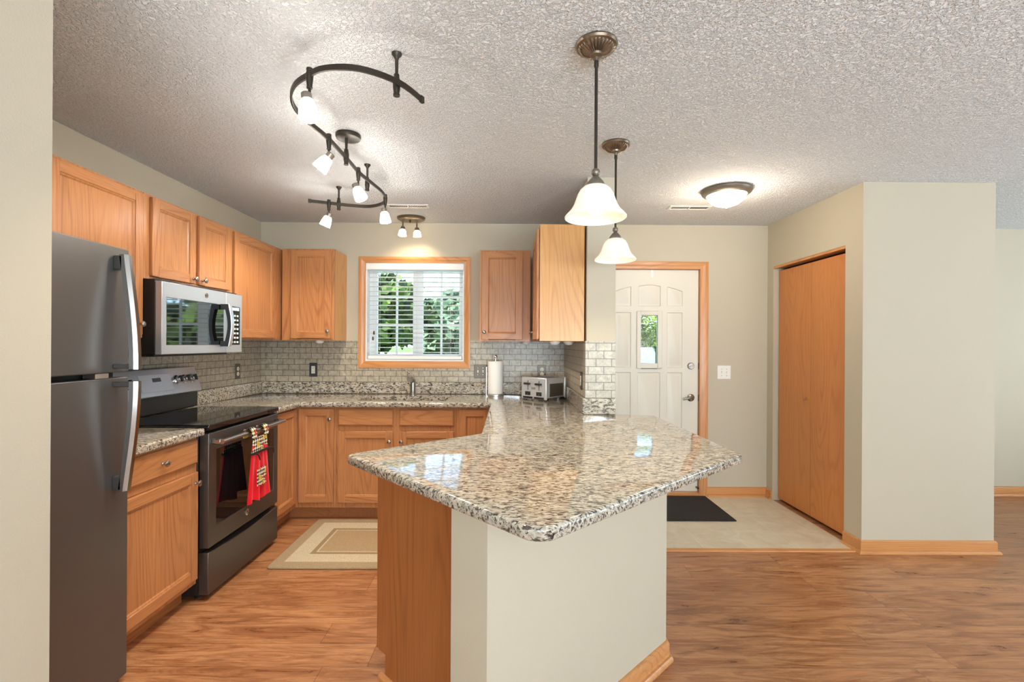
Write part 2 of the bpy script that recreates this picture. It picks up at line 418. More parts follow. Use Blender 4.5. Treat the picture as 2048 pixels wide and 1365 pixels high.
def obj(name, mb, mat, parent=None, bevel=0., seg=2, kind=None, label=None, cat=None, group=None, origin=None, ang=35):
    me = bpy.data.meshes.new(name)
    if origin is None:
        if kind == 'structure': origin = V((0, 0, 0))
        else:
            lo = V([min(v[i] for v in mb.v) for i in range(3)]); hi = V([max(v[i] for v in mb.v) for i in range(3)]); origin = (lo+hi)/2
            if parent is None: origin.z = lo.z
    origin = V(origin)
    me.from_pydata([tuple(v-origin) for v in mb.v], [], mb.f)
    for i, p in enumerate(me.polygons): p.material_index = mb.mi[i]; p.use_smooth = True
    for mm in (mat if isinstance(mat, (list, tuple)) else [mat]): me.materials.append(M[mm] if isinstance(mm, str) else mm)
    bm = bmesh.new(); bm.from_mesh(me); bmesh.ops.remove_doubles(bm, verts=bm.verts, dist=1e-6); bmesh.ops.recalc_face_normals(bm, faces=bm.faces); bm.to_mesh(me); bm.free()
    try: me.set_sharp_from_angle(angle=R(ang))
    except Exception: pass
    o = bpy.data.objects.new(name, me); COL.objects.link(o); WO[o.name] = origin
    if parent is not None: o.parent = parent; o.location = origin-WO[parent.name]
    else: o.location = origin
    if bevel:
        b = o.modifiers.new('edge', 'BEVEL'); b.width = bevel; b.segments = seg; b.limit_method = 'ANGLE'; b.angle_limit = R(30); b.harden_normals = False
    for k, v in (('kind', kind), ('label', label), ('category', cat), ('group', group)):
        if v: o[k] = v
    return o
def thing(name, label, cat, loc, group=None, kind=None):
    o = bpy.data.objects.new(name, None); COL.objects.link(o); o.empty_display_size = .05; o.location = loc; WO[o.name] = V(loc)
    o['label'] = label; o['category'] = cat
    if group: o['group'] = group
    if kind: o['kind'] = kind
    return o
def struct(name, mb, mat, label, cat, **k): return obj(name, mb, mat, kind='structure', label=label, cat=cat, **k)

# ------------------------------------------------------------------ room shell
H = 2.448; B = 4.335; XL = -2.24; XR = 2.3285; YN = 3.161; XE = 3.206; YF = 4.393
struct('floor', MB().box(-2.5, 6.6, -4.1, 4.6, -.1, 0), 'floor', 'brown wood-look laminate plank floor', 'floor')
struct('floor_tile', MB().box(.69, XR, 3.195, B, 0., .004), 'floortile', 'cream square ceramic tile floor at the entry door', 'floor')
struct('trim_1', MB().sweep([(.69, 3.196), (XR-.02, 3.196)], [(-.012, 0), (.03, 0), (.024, .007), (-.006, .009)]), 'trimX',
       'thin oak threshold strip between entry tile and laminate', 'trim')
struct('ceiling', MB().box(-2.5, 6.6, -4.1, 4.6, H, H+.12), 'ceiling', 'white stippled ceiling over the whole room', 'ceiling')
WX0, WX1, WZ0, WZ1 = -1.298, -.411, 1.205, 2.088           # window opening
DX0, DX1, DZ1 = .795, 1.721, 2.052                         # entry door opening
b = MB()
b.box(-2.45, WX0, B, B+.15, 0, H).box(WX1, DX0, B, B+.15, 0, H).box(DX1, XE-.11, B, B+.15, 0, H)
b.box(WX0, WX1, B, B+.15, 0, WZ0).box(WX0, WX1, B, B+.15, WZ1, H).box(DX0, DX1, B, B+.15, DZ1, H)
struct('wall_back', b, 'wall', 'beige back wall with the sink window and the entry door', 'wall')
struct('wall_left', MB().box(-2.45, XL, 1.16, B, 0, H), 'wall', 'beige wall behind the range and the fridge', 'wall')
struct('wall_front', MB().prism([(-1.10, -4.), (-1.10, 1.16), (-2.45, 1.16), (-2.45, 1.04), (-1.24, 1.04), (-1.24, -4.)], 0, H), 'wall_near',
       'beige wall corner at the edge of the picture before the fridge', 'wall')
struct('wall_wing', MB().box(.50, .685, 3.113, B, 0, H), 'wall', 'short beige wing wall between kitchen counter and entry', 'wall')
CY0, CY1, CZ1 = 3.328, 4.238, 2.063                        # closet opening
b = MB(); b.box(XR, XR+.1, YN+.11, CY0, 0, H).box(XR, XR+.1, CY1, B, 0, H).box(XR, XR+.1, CY0, CY1, CZ1, H)
b.box(XR, XE, YN, YN+.11, 0, H).box(XE-.11, XE, YN+.11, B+.15, 0, H)
struct('wall_right', b, 'wall', 'beige closet walls standing out at the right of the entry', 'wall')
struct('wall_far', MB().box(XE, 6.6, YF, YF+.12, 0, H), 'wall', 'pale wall far beyond the closet corner', 'wall')
struct('wall_east', MB().box(6.5, 6.6, -4.1, YF, 0, H), 'wall', 'living room side wall', 'wall')
struct('wall_rear', MB().box(-1.1, 6.5, -4.1, -4., 0, H), 'wall', 'living room end wall', 'wall')
# half wall carrying the bar top
PW = [(-.059, 1.36), (.685, 2.08), (.685, 3.112), (.52, 3.112), (.52, 2.148), (-.175, 1.476)]
struct('wall_peninsula', MB().prism(PW, 0, .877), 'wall', 'painted half wall carrying the angled bar end of the counter', 'wall')
# baseboards
BP = [(0, 0), (.030, 0), (.029, .010), (.022, .019), (.0135, .021), (.0135, .072), (.010, .080), (.004, .084), (0, .084)]
def base(name, path, mat, label): struct(name, MB().sweep(path, BP), mat, label, 'baseboard')
base('baseboard_back', [(1.789, B), (XR, B), (XR, CY1+.004)][::1], 'trimX', 'oak baseboard between entry door casing and closet')
base('baseboard_right', [(XR, CY0-.004), (XR, YN), (XE, YN), (XE, YF), (6.5, YF)], 'trimX', 'oak baseboard wrapping the closet corner')
base('baseboard_peninsula', [(-.059, 1.36), (.685, 2.08), (.685, 3.112)], 'trimX', 'oak baseboard along the foot of the half wall')
# tile backsplashes
TB0, TB1 = 1.0175, 1.3855
cw0, cw1 = -1.357, -.353
b = MB(); y0 = B-.009
b.box(XL+.01, cw0, y0, B, TB0, TB1).box(cw1, .492, y0, B, TB0, TB1).box(cw0, cw1, y0, B, TB0, 1.142)
struct('wall_tile_back', b, 'tileX', 'grey stone subway tile on the wall around the window', 'backsplash tile')
struct('wall_tile_left', MB().box(XL, XL+.009, 1.97, B-.009, TB0-.1, TB1+.35), 'tileY', 'grey stone subway tile behind range and microwave', 'backsplash tile')
b = MB(); b.box(.491, .50, 3.104, B-.009, TB0, TB1); b.slot(1).box(.5, .685, 3.104, 3.113, TB0, TB1)
struct('wall_tile_wing', b, ['tileY', 'tileX'], 'stone subway tile wrapping the wing wall end', 'backsplash tile')

# ------------------------------------------------------------------ window
win = thing('window_1', 'oak cased window over the sink with white sliding sashes', 'window', ((WX0+WX1)/2, B, WZ0), kind='structure')
def casing(name, x0, x1, z0, z1, ix0, ix1, iz0, iz1, parent, full=True):
    F = Fr((0, B, 0), (1, 0, 0), Z_, (0, -1, 0))
    prof = [(0, .017), (.25, .019), (.55, .011), (1., .010)]
    def pt(x, z, ix, iz, k): return (x+(ix-x)*k, z+(iz-z)*k)
    sides = [((x0, z1), (ix0, iz1), (x1, z1), (ix1, iz1), 'trimX'), ((x0, z0), (ix0, iz0), (x0, z1), (ix0, iz1), 'trimZ'), ((x1, z1), (ix1, iz1), (x1, z0), (ix1, iz0), 'trimZ')]
    if full: sides.append(((x1, z0), (ix1, iz0), (x0, z0), (ix0, iz0), 'trimX'))
    for o0, i0, o1, i1, mt in sides:
        b = MB(); vs = []
        for (o_, i_) in ((o0, i0), (o1, i1)):
            vs.append(F(o_[0], o_[1], 0))
            for k, c in prof:
                x = o_[0]+(i_[0]-o_[0])*k; z = o_[1]+(i_[1]-o_[1])*k; vs.append(F(x, z, c))
            vs.append(F(i_[0], i_[1], 0))
        n = len(vs)//2
        fs = [(j, (j+1) % n, n+(j+1) % n, n+j) for j in range(n)]+[tuple(range(n)), tuple(range(n, 2*n))]
        obj('casing', b.add(vs, fs), mt, parent)
casing('c', -1.357, -.353, 1.142, 2.143, WX0, WX1, WZ0, WZ1, win)
b = MB()                                                   # jamb liner
for x in (WX0, WX1-.012): b.box(x, x+.012, B+.002, B+.10, WZ0, WZ1)
b.box(WX0+.012, WX1-.012, B+.002, B+.10, WZ0, WZ0+.012).box(WX0+.012, WX1-.012, B+.002, B+.10, WZ1-.012, WZ1)
obj('jamb', b, 'vinyl', win, .001)
fx0, fx1, fz0, fz1 = WX0+.012, WX1-.012, WZ0+.012, WZ1-.012
b = MB(); fy0, fy1 = B+.085, B+.14
b.box(fx0, fx0+.05, fy0, fy1, fz0, fz1).box(fx1-.022, fx1, fy0, fy1, fz0, fz1).box(fx0+.05, fx1-.022, fy0, fy1, fz0, fz0+.03).box(fx0+.05, fx1-.022, fy0, fy1, fz1-.03, fz1)
obj('frame', b, 'vinyl', win, .002)
b = MB(); sy0, sy1 = B+.095, B+.125; xm = -.843
b.box(xm-.027, xm+.027, sy0, sy1, fz0+.03, fz1-.03)
for xa, xb in ((fx0+.05, xm-.027), (xm+.027, fx1-.022)):
    b.box(xa, xa+.018, sy0, sy1, fz0+.03, fz1-.03).box(xb-.018, xb, sy0, sy1, fz0+.03, fz1-.03)
    b.box(xa+.018, xb-.018, sy0, sy1, fz0+.03, fz0+.05).box(xa+.018, xb-.018, sy0, sy1, fz1-.05, fz1-.03)
obj('sash', b, 'vinyl', win, .002)
b = MB()
for x in (-1.04, -.63): b.box(x-.009, x+.009, sy0+.008, sy1-.008, fz0+.05, fz1-.05)
for z in (1.53, 1.79): b.box(fx0+.068, fx1-.04, sy0+.009, sy1-.009, z-.009, z+.009)
obj('muntin_grid', b, 'vinyl', win)
obj('pane', MB().box(fx0+.05, fx1-.022, sy0+.013, sy0+.017, fz0+.03, fz1-.03), 'glass', win)
# blind
bl = thing('window_blind', 'white horizontal slat blind lowered in the sink window', 'blind', ((WX0+WX1)/2, B+.04, WZ0+.014))
b = MB(); b.box(WX0+.004, WX1-.004, B-.012, B+.003, WZ1-.062, WZ1-.004); b.box(WX0+.02, WX1-.02, B+.003, B+.055, WZ1-.05, WZ1-.014)
obj('valance', b, 'blind', bl, .003)
sl = MB(); n_sl = 18; z_top = WZ1-.082; z_bot = WZ0+.078
for i in range(n_sl):
    z = z_top+(z_bot-z_top)*i/(n_sl-1); F = Fr((WX0+.02, B+.036, z), (1, 0, 0), V((0, 1, -.06)).normalized(), V((0, .06, 1)).normalized())
    pr = [(-.025, -.0012), (-.012, .0008), (0, .0014), (.012, .0008), (.025, -.0012), (.025, .0012), (.012, .0032), (0, .0038), (-.012, .0032), (-.025, .0012)]
    L = WX1-WX0-.04; vs = [F(a, p[0], p[1]) for a in (0, L) for p in pr]; m = len(pr)
    sl.add(vs, [(j, (j+1) % m, m+(j+1) % m, m+j) for j in range(m)]+[tuple(range(m)), tuple(range(m, 2*m))])
obj('slats', sl, 'blind', bl)
obj('bottom_rail', MB().box(WX0+.02, WX1-.02, B+.012, B+.06, WZ0+.016, WZ0+.048), 'blind', bl, .004)
cd = MB()
for x in (WX0+.115, xm+.0, WX1-.125):
    for y in (B+.010, B+.062): cd.cyl((x, y, WZ0+.04), (x, y, WZ1-.05), .0011, n=6)
obj('ladder_cords', cd, 'cord', bl)
for x, zt in ((-1.231, 1.425), (-1.222, 1.475), (-.529, 1.37), (-.516, 1.41)):
    c = obj('pull_cord', MB().cyl((x, B+.004, zt), (x, B+.004, WZ1-.05), .0011, n=6), 'cord', bl)
    obj('tassel', MB().lathe([(.003, 0), (.006, -.006), (.0075, -.03), (.004, -.034)], (x, B+.004, zt), n=10), 'tassel', c)

# ------------------------------------------------------------------ entry door
dr = thing('door_1', 'white panelled entry door with narrow textured glass lite', 'door', (1.258, B+.03, 0), kind='structure')
def arch_panel(b, F, x0, x1, z0, zl, zr, mid, glass=False):
    """raised panel: outer groove, raised field"""
    def loop(ins, c):
        n = 8; pts = [(x0+ins, z0+ins), (x1-ins, z0+ins)]
        for i in range(n+1):
            k = 1-i/n; x = x0+ins+(x1-x0-2*ins)*k; z = zl+(zr-zl)*k+mid*4*k*(1-k)-ins; pts.append((x, z))
        return [F(x, z, c) for x, z in pts]
    L = [loop(0, .0), loop(.005, -.009), loop(.013, -.009), loop(.030, -.001)]
    vs = [p for l in L for p in l]; n = len(L[0])
    fs = [(k*n+i, k*n+(i+1) % n, (k+1)*n+(i+1) % n, (k+1)*n+i) for k in range(3) for i in range(n)]+[tuple(range(3*n, 4*n))]
    b.add(vs, fs); return [(q[0], q[1]) for q in ((x0, z0),)]
DY = B+.028; F = Fr((0, DY, 0), (1, 0, 0), Z_, (0, -1, 0))
sx0, sx1, sz0, sz1 = .801, 1.715, .036, 2.046
gx0, gx1, gz0, gz1 = 1.185, 1.347, 1.196, 1.632
panels = [(.962, 1.102, 1.716, 1.853, 1.893, .004), (1.17, 1.37, 1.716, 1.897, 1.897, .014), (1.43, 1.57, 1.716, 1.893, 1.853, .004),
          (.962, 1.102, 1.157, 1.659, 1.659, 0), (1.43, 1.57, 1.157, 1.659, 1.659, 0),
          (.962, 1.102, .26, 1.114, 1.114, 0), (1.165, 1.37, .26, 1.114, 1.114, 0), (1.43, 1.57, .26, 1.114, 1.114, 0)]
b = MB(); holes = []
for x0, x1, z0, zl, zr, mid in panels:
    h = [(x0, z0), (x1, z0)]
    for i in range(9):
        k = 1-i/8; h.append((x0+(x1-x0)*k, zl+(zr-zl)*k+mid*4*k*(1-k)))
    holes.append(h)
gh = [(gx0, gz0), (gx1, gz0), (gx1, gz1), (gx0, gz1)]
outer = [(sx0, sz0), (sx1, sz0), (sx1, sz1), (sx0, sz1)]
loops = [outer]+holes+[gh]; flat = [p for l in loops for p in l]
tr = tessellate_polygon([[V((p[0], p[1], 0)) for p in l] for l in loops])
b.add([F(p[0], p[1], 0) for p in flat], [tuple(t) for t in tr])
for pn in panels: arch_panel(b, F, *pn)
b.fbox(F, sx0, sx1, sz0, gz0, -.044, -.012); b.fbox(F, sx0, sx1, gz1, sz1, -.044, -.012); b.fbox(F, sx0, gx0, gz0, gz1, -.044, -.012); b.fbox(F, gx1, sx1, gz0, gz1, -.044, -.012)
for x0, x1, z0, z1 in ((sx0, sx0+.001, sz0, sz1), (sx1-.001, sx1, sz0, sz1)): b.fbox(F, x0, x1, z0, z1, -.012, 0)
obj('slab', b, 'doorpaint', dr)
b = MB()
for x0, x1, z0, z1 in ((1.152, gx0, 1.150, 1.672), (gx1, 1.385, 1.150, 1.672), (gx0, gx1, 1.150, gz0), (gx0, gx1, gz1, 1.672)): b.fbox(F, x0, x1, z0, z1, 0., .012)
lf = obj('lite_frame', b, 'doorpaint', dr, .005)
obj('textured_pane', MB().fbox(F, gx0, gx1, gz0, gz1, -.026, -.020), 'glass_bumpy', lf)
db = obj('deadbolt', MB().lathe([(.032, 0), (.032, .006), (.026, .014), (.024, .018)], F(1.647, 1.174, 0), (0, -1, 0)), 'nickel', dr)
obj('thumb_turn', MB().fbox(Fr(F(1.647, 1.174, .018), V((1, 0, .35)).normalized(), V((-.35, 0, 1)).normalized(), (0, -1, 0)), -.02, .02, -.006, .006, 0, .012), 'nickel', db, .003)
lv = obj('lever_rosette', MB().lathe([(.034, 0), (.034, .006), (.024, .016), (.014, .02), (.012, .045)], F(1.648, .886, 0), (0, -1, 0)), 'nickel', dr)
obj('lever', MB().tube(catmull([F(1.655, .886, .045), F(1.63, .888, .05), F(1.60, .882, .05), F(1.565, .874, .044)]), [.013]*6+[.012]*6+[.010]*7, 10, (.7, .9)), 'lever', lv)
obj('jamb', MB().box(DX0, sx0-.003, B, B+.12, 0, DZ1).box(sx1+.003, DX1, B, B+.12, 0, DZ1).box(sx0-.003, sx1+.003, B, B+.12, sz1+.002, DZ1), 'trimZ', dr)
casing('c', .731, 1.788, .004, 2.116, DX0+.004, DX1-.004, .004, DZ1-.002, dr, full=False)
obj('sill_plate', MB().box(DX0, DX1, B-.02, B+.12, .0045, .034), 'trimX', dr, .004)
for z in (1.174, .886): obj('strike_plate', MB().fbox(F, sx1+.0005, sx1+.0035, z-.028, z+.028, -.01, .012), 'black', dr)
obj('hinge_stop', MB().cyl(F(1.703, .075, .0), F(1.703, .075, .05), .007, .009), 'bronze', dr)
hk = obj('over_door_hook', MB().fbox(F, 1.277, 1.300, 1.975, 2.045, .0006, .004), 'white', bevel=.0015, label='small white hook over the top of the entry door', cat='hook')

# closet bifold
cl = thing('door_2', 'flush oak bifold closet door with small wooden knob', 'closet door', (2.385, (CY0+CY1)/2, 0), kind='structure')
ym = 3.778
for a, c in ((CY0+.012, ym-.002), (ym+.002, CY1-.012)): obj('leaf', MB().box(2.374, 2.404, a, c, .022, 2.022), 'oak_door', cl, .002)
obj('knob', MB().lathe([(.009, 0), (.008, .012), (.016, .02), (.017, .027), (.010, .033)], (2.374, 3.823, .946), (-1, 0, 0)), 'oakZ', cl)
obj('head_trim', MB().box(XR+.002, 2.428, CY0+.001, CY1-.001, 2.043, CZ1-.001), 'trimY', cl)

# ------------------------------------------------------------------ cabinets
def knob(F, a, b_, c, parent):
    return obj('knob', MB().lathe([(.0085, 0), (.008, .003), (.0055, .006), (.0055, .014), (.012, .019), (.0155, .023), (.0155, .026), (.011, .030), (.004, .0315)], F(a, b_, c), F.N, 18), 'nickel', parent)
def cab_door(parent, F, a0, a1, b0, b1, kn=None, gr='Y', th=.019, fw=.052):
    m = MB(); i0, i1, j0, j1 = a0+fw, a1-fw, b0+fw, b1-fw; e = .006
    m.fbox(F, a0, i0, b0, b1, .001, th).fbox(F, i1, a1, b0, b1, .001, th)
    m.slot(1).fbox(F, i0, i1, b0, j0, .001, th).fbox(F, i0, i1, j1, b1, .001, th)
    d = obj('door', m, ['oakZ', 'oak'+gr], parent, .003)
    p = MB(); s_ = .011
    lo = [(i0-.001, j0-.001), (i1+.001, j0-.001), (i1+.001, j1+.001), (i0-.001, j1+.001)]; li = [(i0+s_, j0+s_), (i1-s_, j0+s_), (i1-s_, j1-s_), (i0+s_, j1-s_)]
    lm = [(i0+s_*.55, j0+s_*.55), (i1-s_*.55, j0+s_*.55), (i1-s_*.55, j1-s_*.55), (i0+s_*.55, j1-s_*.55)]
    vs = [F(*q, th-.0035) for q in lo]+[F(*q, th-.006) for q in lm]+[F(*q, .008) for q in li]
    p.add(vs, [(k*4+i, k*4+(i+1) % 4, (k+1)*4+(i+1) % 4, (k+1)*4+i) for k in (0, 1) for i in range(4)]+[(8, 9, 10, 11)])
    obj('panel', p, 'oakZ', d, ang=20)
    if kn: knob(F, kn[0], kn[1], th, d)
    return d
def drawer(parent, F, a0, a1, b0, b1, gr, kn=True):
    m = MB(); e = .009; th = .019
    vs = [F(*q, .001) for q in ((a0, b0), (a1, b0), (a1, b1), (a0, b1))]+[F(*q, th-.007) for q in ((a0, b0), (a1, b0), (a1, b1), (a0, b1))]
    vs += [F(*q, th) for q in ((a0+e, b0+e), (a1-e, b0+e), (a1-e, b1-e), (a0+e, b1-e))]
    m.add(vs, [(3, 2, 1, 0)]+[(k*4+i, k*4+(i+1) % 4, (k+1)*4+(i+1) % 4, (k+1)*4+i) for k in (0, 1) for i in range(4)]+[(8, 9, 10, 11)])
    d = obj('drawer', m, 'oak'+gr, parent, .0015)
    if kn: knob(F, (a0+a1)/2, (b0+b1)/2, th, d)
    return d
UZ0, UZ1 = 1.385, 2.15
XU = -1.925                                       # left uppers: face frame front
FL = Fr((XU, 0, 0), (0, 1, 0), Z_, (1, 0, 0))
def upper_left(name, label, y0, y1, z0, doors, side='oakZ'):
    t = thing(name, label, 'upper cabinet', ((XL+XU)/2, (y0+y1)/2, z0), 'oak wall cabinets')
    obj('carcass', MB().box(XL+.010, XU-.02, y0+.0015, y1-.0015, z0, UZ1), side, t, .001)
    obj('face_frame', MB().box(XU-.0195, XU, y0+.0015, y1-.0015, z0, UZ1), 'oakZ', t, .001)
    for d in doors: cab_door(t, FL, *d, gr='Y')
    return t
upper_left('wall_cabinet', 'oak wall cabinet beside the fridge top, one tall door', 1.968, 2.532, UZ0, [(1.99, 2.51, UZ0+.015, UZ1-.015, (2.485, 1.456))])
upper_left('wall_cabinet', 'short two-door oak cabinet above the microwave', 2.532, 3.304, 1.70, [(2.575, 2.928, 1.717, UZ1-.012, (2.905, 1.745)), (2.965, 3.288, 1.717, UZ1-.012, (2.992, 1.745))])
upper_left('wall_cabinet', 'oak corner wall cabinet right of the microwave', 3.304, 4.32, UZ0, [(3.345, 3.925, UZ0+.015, UZ1-.015, (3.372, 1.456))])
YU = 4.030
FB = Fr((0, YU, 0), (1, 0, 0), Z_, (0, -1, 0))
def upper_back(label, x0, x1, door, kx, side):
    t = thing('wall_cabinet', label, 'upper cabinet', ((x0+x1)/2, (B+YU)/2, UZ0), 'oak wall cabinets')
    b = MB(); b.box(x0, x1, YU+.02, B-.0005, UZ0, UZ1); obj('carcass', b, side, t, .001)
    obj('face_frame', MB().box(x0, x1, YU, YU+.0195, UZ0, UZ1), 'oakZ', t, .001)
    cab_door(t, FB, door[0], door[1], UZ0+.017, UZ1-.015, (kx, 1.462), 'X')
    return t
tz = TB1
upper_back('oak wall cabinet left of the sink window', XU+.0215, -1.467, (-1.826, -1.488), -1.512, 'oak_pale')
upper_back('oak wall cabinet right of the sink window', -.2525, .172, (-.235, .107), -.212, 'oakZ')
t = thing('wall_cabinet', 'oak wall cabinet with plain side panel hung on the wing wall', 'upper cabinet', (.35, 3.6, UZ0), 'oak wall cabinets')
obj('carcass', MB().box(.216, .4898, 3.156, B-.0105, UZ0, UZ1), 'oakZ', t, .001)
obj('face_frame', MB().box(.196, .2155, 3.156, 4.009, UZ0, UZ1), 'oakZ', t, .001)
obj('side_panel', MB().box(.196, .488, 3.150, 3.1558, UZ0, UZ1), 'oak_pale', t, .001, label='plain veneer side panel')
cab_door(t, Fr((.1955, 3.168, 0), (0, 1, 0), Z_, (-1, 0, 0)), 0., .54, UZ0+.012, UZ1-.022, (.508, 1.455), 'Y')

XB = -1.635; FLB = Fr((XB, 0, 0), (0, 1, 0), Z_, (1, 0, 0))
TOEP = [(0, 0), (.012, 0), (.012, .055), (.008, .07), (.008, .085), (.004, .097), (0, .099)]
t = thing('base_cabinet', 'oak base cabinet between fridge and range, one drawer over one door', 'base cabinet', (-1.94, 2.25, 0), 'oak base cabinets')
obj('carcass', MB().box(XL+.002, XB-.02, 1.968, 2.527, .1, .8769), 'oakZ', t, .001)
obj('face_frame', MB().box(XB-.0195, XB, 1.968, 2.527, .1, .876), 'oakZ', t, .001)
obj('toe_kick', MB().sweep([(-1.722, 1.968), (-1.722, 2.527)], TOEP).box(-2.2, -1.7225, 1.968, 2.527, 0, .0995), 'toe', t)
drawer(t, FLB, 1.99, 2.514, .733, .858, 'Y')
cab_door(t, FLB, 1.99, 2.514, .131, .69, (2.49, .635), 'Y')
# corner base
YB = 3.70; FBB = Fr((0, YB, 0), (1, 0, 0), Z_, (0, -1, 0))
t = thing('base_cabinet', 'oak corner base cabinet with two doors meeting in the inside corner', 'base cabinet', (-1.9, 3.9, 0), 'oak base cabinets')
obj('carcass', MB().prism([(XL+.002, 3.302), (XB-.02, 3.302), (XB-.02, YB+.02), (-1.327, YB+.02), (-1.327, B-.002), (XL+.002, B-.002)], .1, .8769), 'oakZ', t, .001)
obj('face_frame', MB().prism([(XB-.0195, 3.302), (XB, 3.302), (XB, YB), (-1.327, YB), (-1.327, YB+.0195), (XB-.0195, YB+.0195)], .1, .876), 'oakZ', t, .001)
obj('toe_kick', MB().sweep([(-1.722, 3.302), (-1.722, 3.785), (-1.327, 3.785)], TOEP), 'toe', t)
cab_door(t, FLB, 3.338, 3.674, .142, .859, None, 'Y')
cab_door(t, FBB, -1.608, -1.341, .142, .859, (-1.366, .782), 'X')
# sink base
t = thing('base_cabinet', 'oak sink base cabinet with two false drawer fronts over two doors', 'base cabinet', (-.86, 4., 0), 'oak base cabinets')
b = MB(); b.box(-1.3255, -1.307, YB+.02, B-.002, .1, .8769).box(-.422, -.4035, YB+.02, B-.002, .1, .8769).box(-1.307, -.422, YB+.02, B-.002, .1, .118).box(-1.307, -.422, B-.01, B-.002, .118, .8769)
obj('carcass', b, 'oakZ', t)
obj('face_frame', MB().box(-1.3255, -.4035, YB, YB+.0195, .1, .876), 'oakZ', t, .001)
obj('toe_kick', MB().sweep([(-1.3255, 3.785), (-.4035, 3.785)], TOEP), 'toe', t)
for x0, x1, kx in ((-1.308, -.889, -.912), (-.841, -.424, -.82)):
    drawer(t, FBB, x0, x1, .731, .859, 'X', False)
    cab_door(t, FBB, x0, x1, .142, .69, (kx, .612), 'X')
# right base + peninsula
t = thing('base_cabinet', 'oak base cabinet right of the sink base, in the peninsula corner', 'base cabinet', (0., 4., 0), 'oak base cabinets')
obj('carcass', MB().box(-.402, .487, YB+.02, B-.002, .1, .8769), 'oakZ', t)
obj('face_frame', MB().box(-.402, -.105, YB, YB+.0195, .1, .876), 'oakZ', t, .001)
obj('toe_kick', MB().sweep([(-.402, 3.785), (-.105, 3.785)], TOEP), 'toe', t)
cab_door(t, FBB, -.384, -.14, .142, .859, None, 'X')
t = thing('base_cabinet', 'oak peninsula base cabinet with grained end panel under the granite bar', 'base cabinet', (.0, 2.6, 0), 'oak base cabinets')
PC = [(-.105, YB-.001), (-.105, 2.462), (-.518, 2.022), (-.092, 1.596), (.514, 2.165), (.514, 3.100), (.486, 3.118), (.486, YB-.001)]
obj('carcass', MB().prism(PC, .1, .8769), 'oakZ', t)
obj('toe_kick', MB().prism([(-.03, YB-.001), (-.03, 2.43), (-.42, 2.01), (-.085, 1.66), (.50, 2.20), (.50, 3.1), (.48, YB-.001)], 0, .0995), 'black', t)  # coloured black for the shade inside the toe recess
s2 = math.sqrt(.5)
FE = Fr((-.543, 2.003, 0), (s2, -s2, 0), Z_, (-s2, -s2, 0))       # end panel frame
L_ = .622
obj('end_panel', MB().fprism(FE, [(.018, .1), (.07, .1), (.07, 0), (L_, 0), (L_, .874), (.018, .874)], -.014, .004), 'oak_dark', t, .001, label='dark grained oak end panel')
FD = Fr((-.105, 2.462, 0), V((-.685, -.7285, 0)), Z_, V((-.7285, .685, 0)))
obj('door_edge_strip', MB().fbox(FE, 0, .017, .1, .874, -.02, .002), 'oak_dark', t, .001)
cab_door(t, FD, .03, .57, .142, .859, (.53, .78), 'X')
obj('shoe_moulding', MB().fprism(Fr(FE(.045, 0, .0045), FE.N, Z_, FE.U), [(0, 0), (.02, 0), (.018, .012), (.01, .02), (0, .022)], 0, L_-.06), 'trimX', t)

# ------------------------------------------------------------------ countertops
def counter(name, label, poly, rad, holes=(), splash=()):
    P = fillet(poly, rad)
    cx = sum(p[0] for p in P)/len(P); cy = sum(p[1] for p in P)/len(P)
    t = thing(name, label, 'countertop', (cx, cy, .877))
    def off(P, d):
        out = []; m = len(P); A = sum(P[i-1][0]*P[i][1]-P[i][0]*P[i-1][1] for i in range(m)); sg = 1 if A > 0 else -1
        for i in range(m):
            p = V((*P[i], 0)); d1 = (p-V((*P[i-1], 0))).normalized(); d2 = (V((*P[(i+1) % m], 0))-p).normalized()
            n1 = V((-d1.y, d1.x, 0))*sg; n2 = V((-d2.y, d2.x, 0))*sg; nn = n1+n2; q = p+nn*(d/max(.35, nn.dot(n1))); out.append((q.x, q.y))
        return out
    r_ = .010; z0, z1 = .8775, .914; prof = [(r_*(1-math.cos(k*math.pi/8)), z1-r_*(1-math.sin(k*math.pi/8))) for k in range(5)]
    m = MB(); n = len(P); ring = [(.004, z0), (0, z0+.004)]+prof; vs = []
    for d, z in ring: vs += [(x, y, z) for x, y in off(P, d)]
    m.add(vs, [(k*n+i, k*n+(i+1) % n, (k+1)*n+(i+1) % n, (k+1)*n+i) for k in range(len(ring)-1) for i in range(n)], True)
    for d, z in (ring[0], ring[-1]):
        ls = [off(P, d)]+[list(h) for h in holes]; fl = [p for l in ls for p in l]
        m.add([(x, y, z) for x, y in fl], [tuple(q) for q in tessellate_polygon([[V((p[0], p[1], 0)) for p in l] for l in ls])])
    for h in holes:
        k = len(h); m.add([(x, y, z) for z in (z0, z1) for x, y in h], [(i, (i+1) % k, k+(i+1) % k, k+i) for i in range(k)])
    obj('slab', m, 'granite', t, ang=60)
    for s_ in splash: obj('backsplash', s_, 'granite', t, .003)
    return t
counter('granite_countertop', 'small granite countertop between fridge and range', [(XL+.002, 1.968), (-1.59, 1.968), (-1.59, 2.528), (XL+.002, 2.528)], {2: .012},
        splash=[MB().box(XL+.0095, XL+.028, 1.97, 2.528, .9145, 1.0165)])
SX0, SX1, SY0, SY1 = -1.185, -.50, 3.765, 4.10
hole = fillet([(SX0, SY0), (SX1, SY0), (SX1, SY1), (SX0, SY1)], {0: .06, 1: .06, 2: .06, 3: .06})
poly = [(XL+.002, 3.302), (-1.59, 3.302), (-1.59, 3.655), (-.14, 3.655), (-.14, 2.42), (-.66, 1.947), (.075, 1.150), (.965, 1.98), (.925, 3.07), (.687, 3.1), (.488, 3.1), (.488, B-.002), (XL+.002, B-.002)]
ys = B-.0095
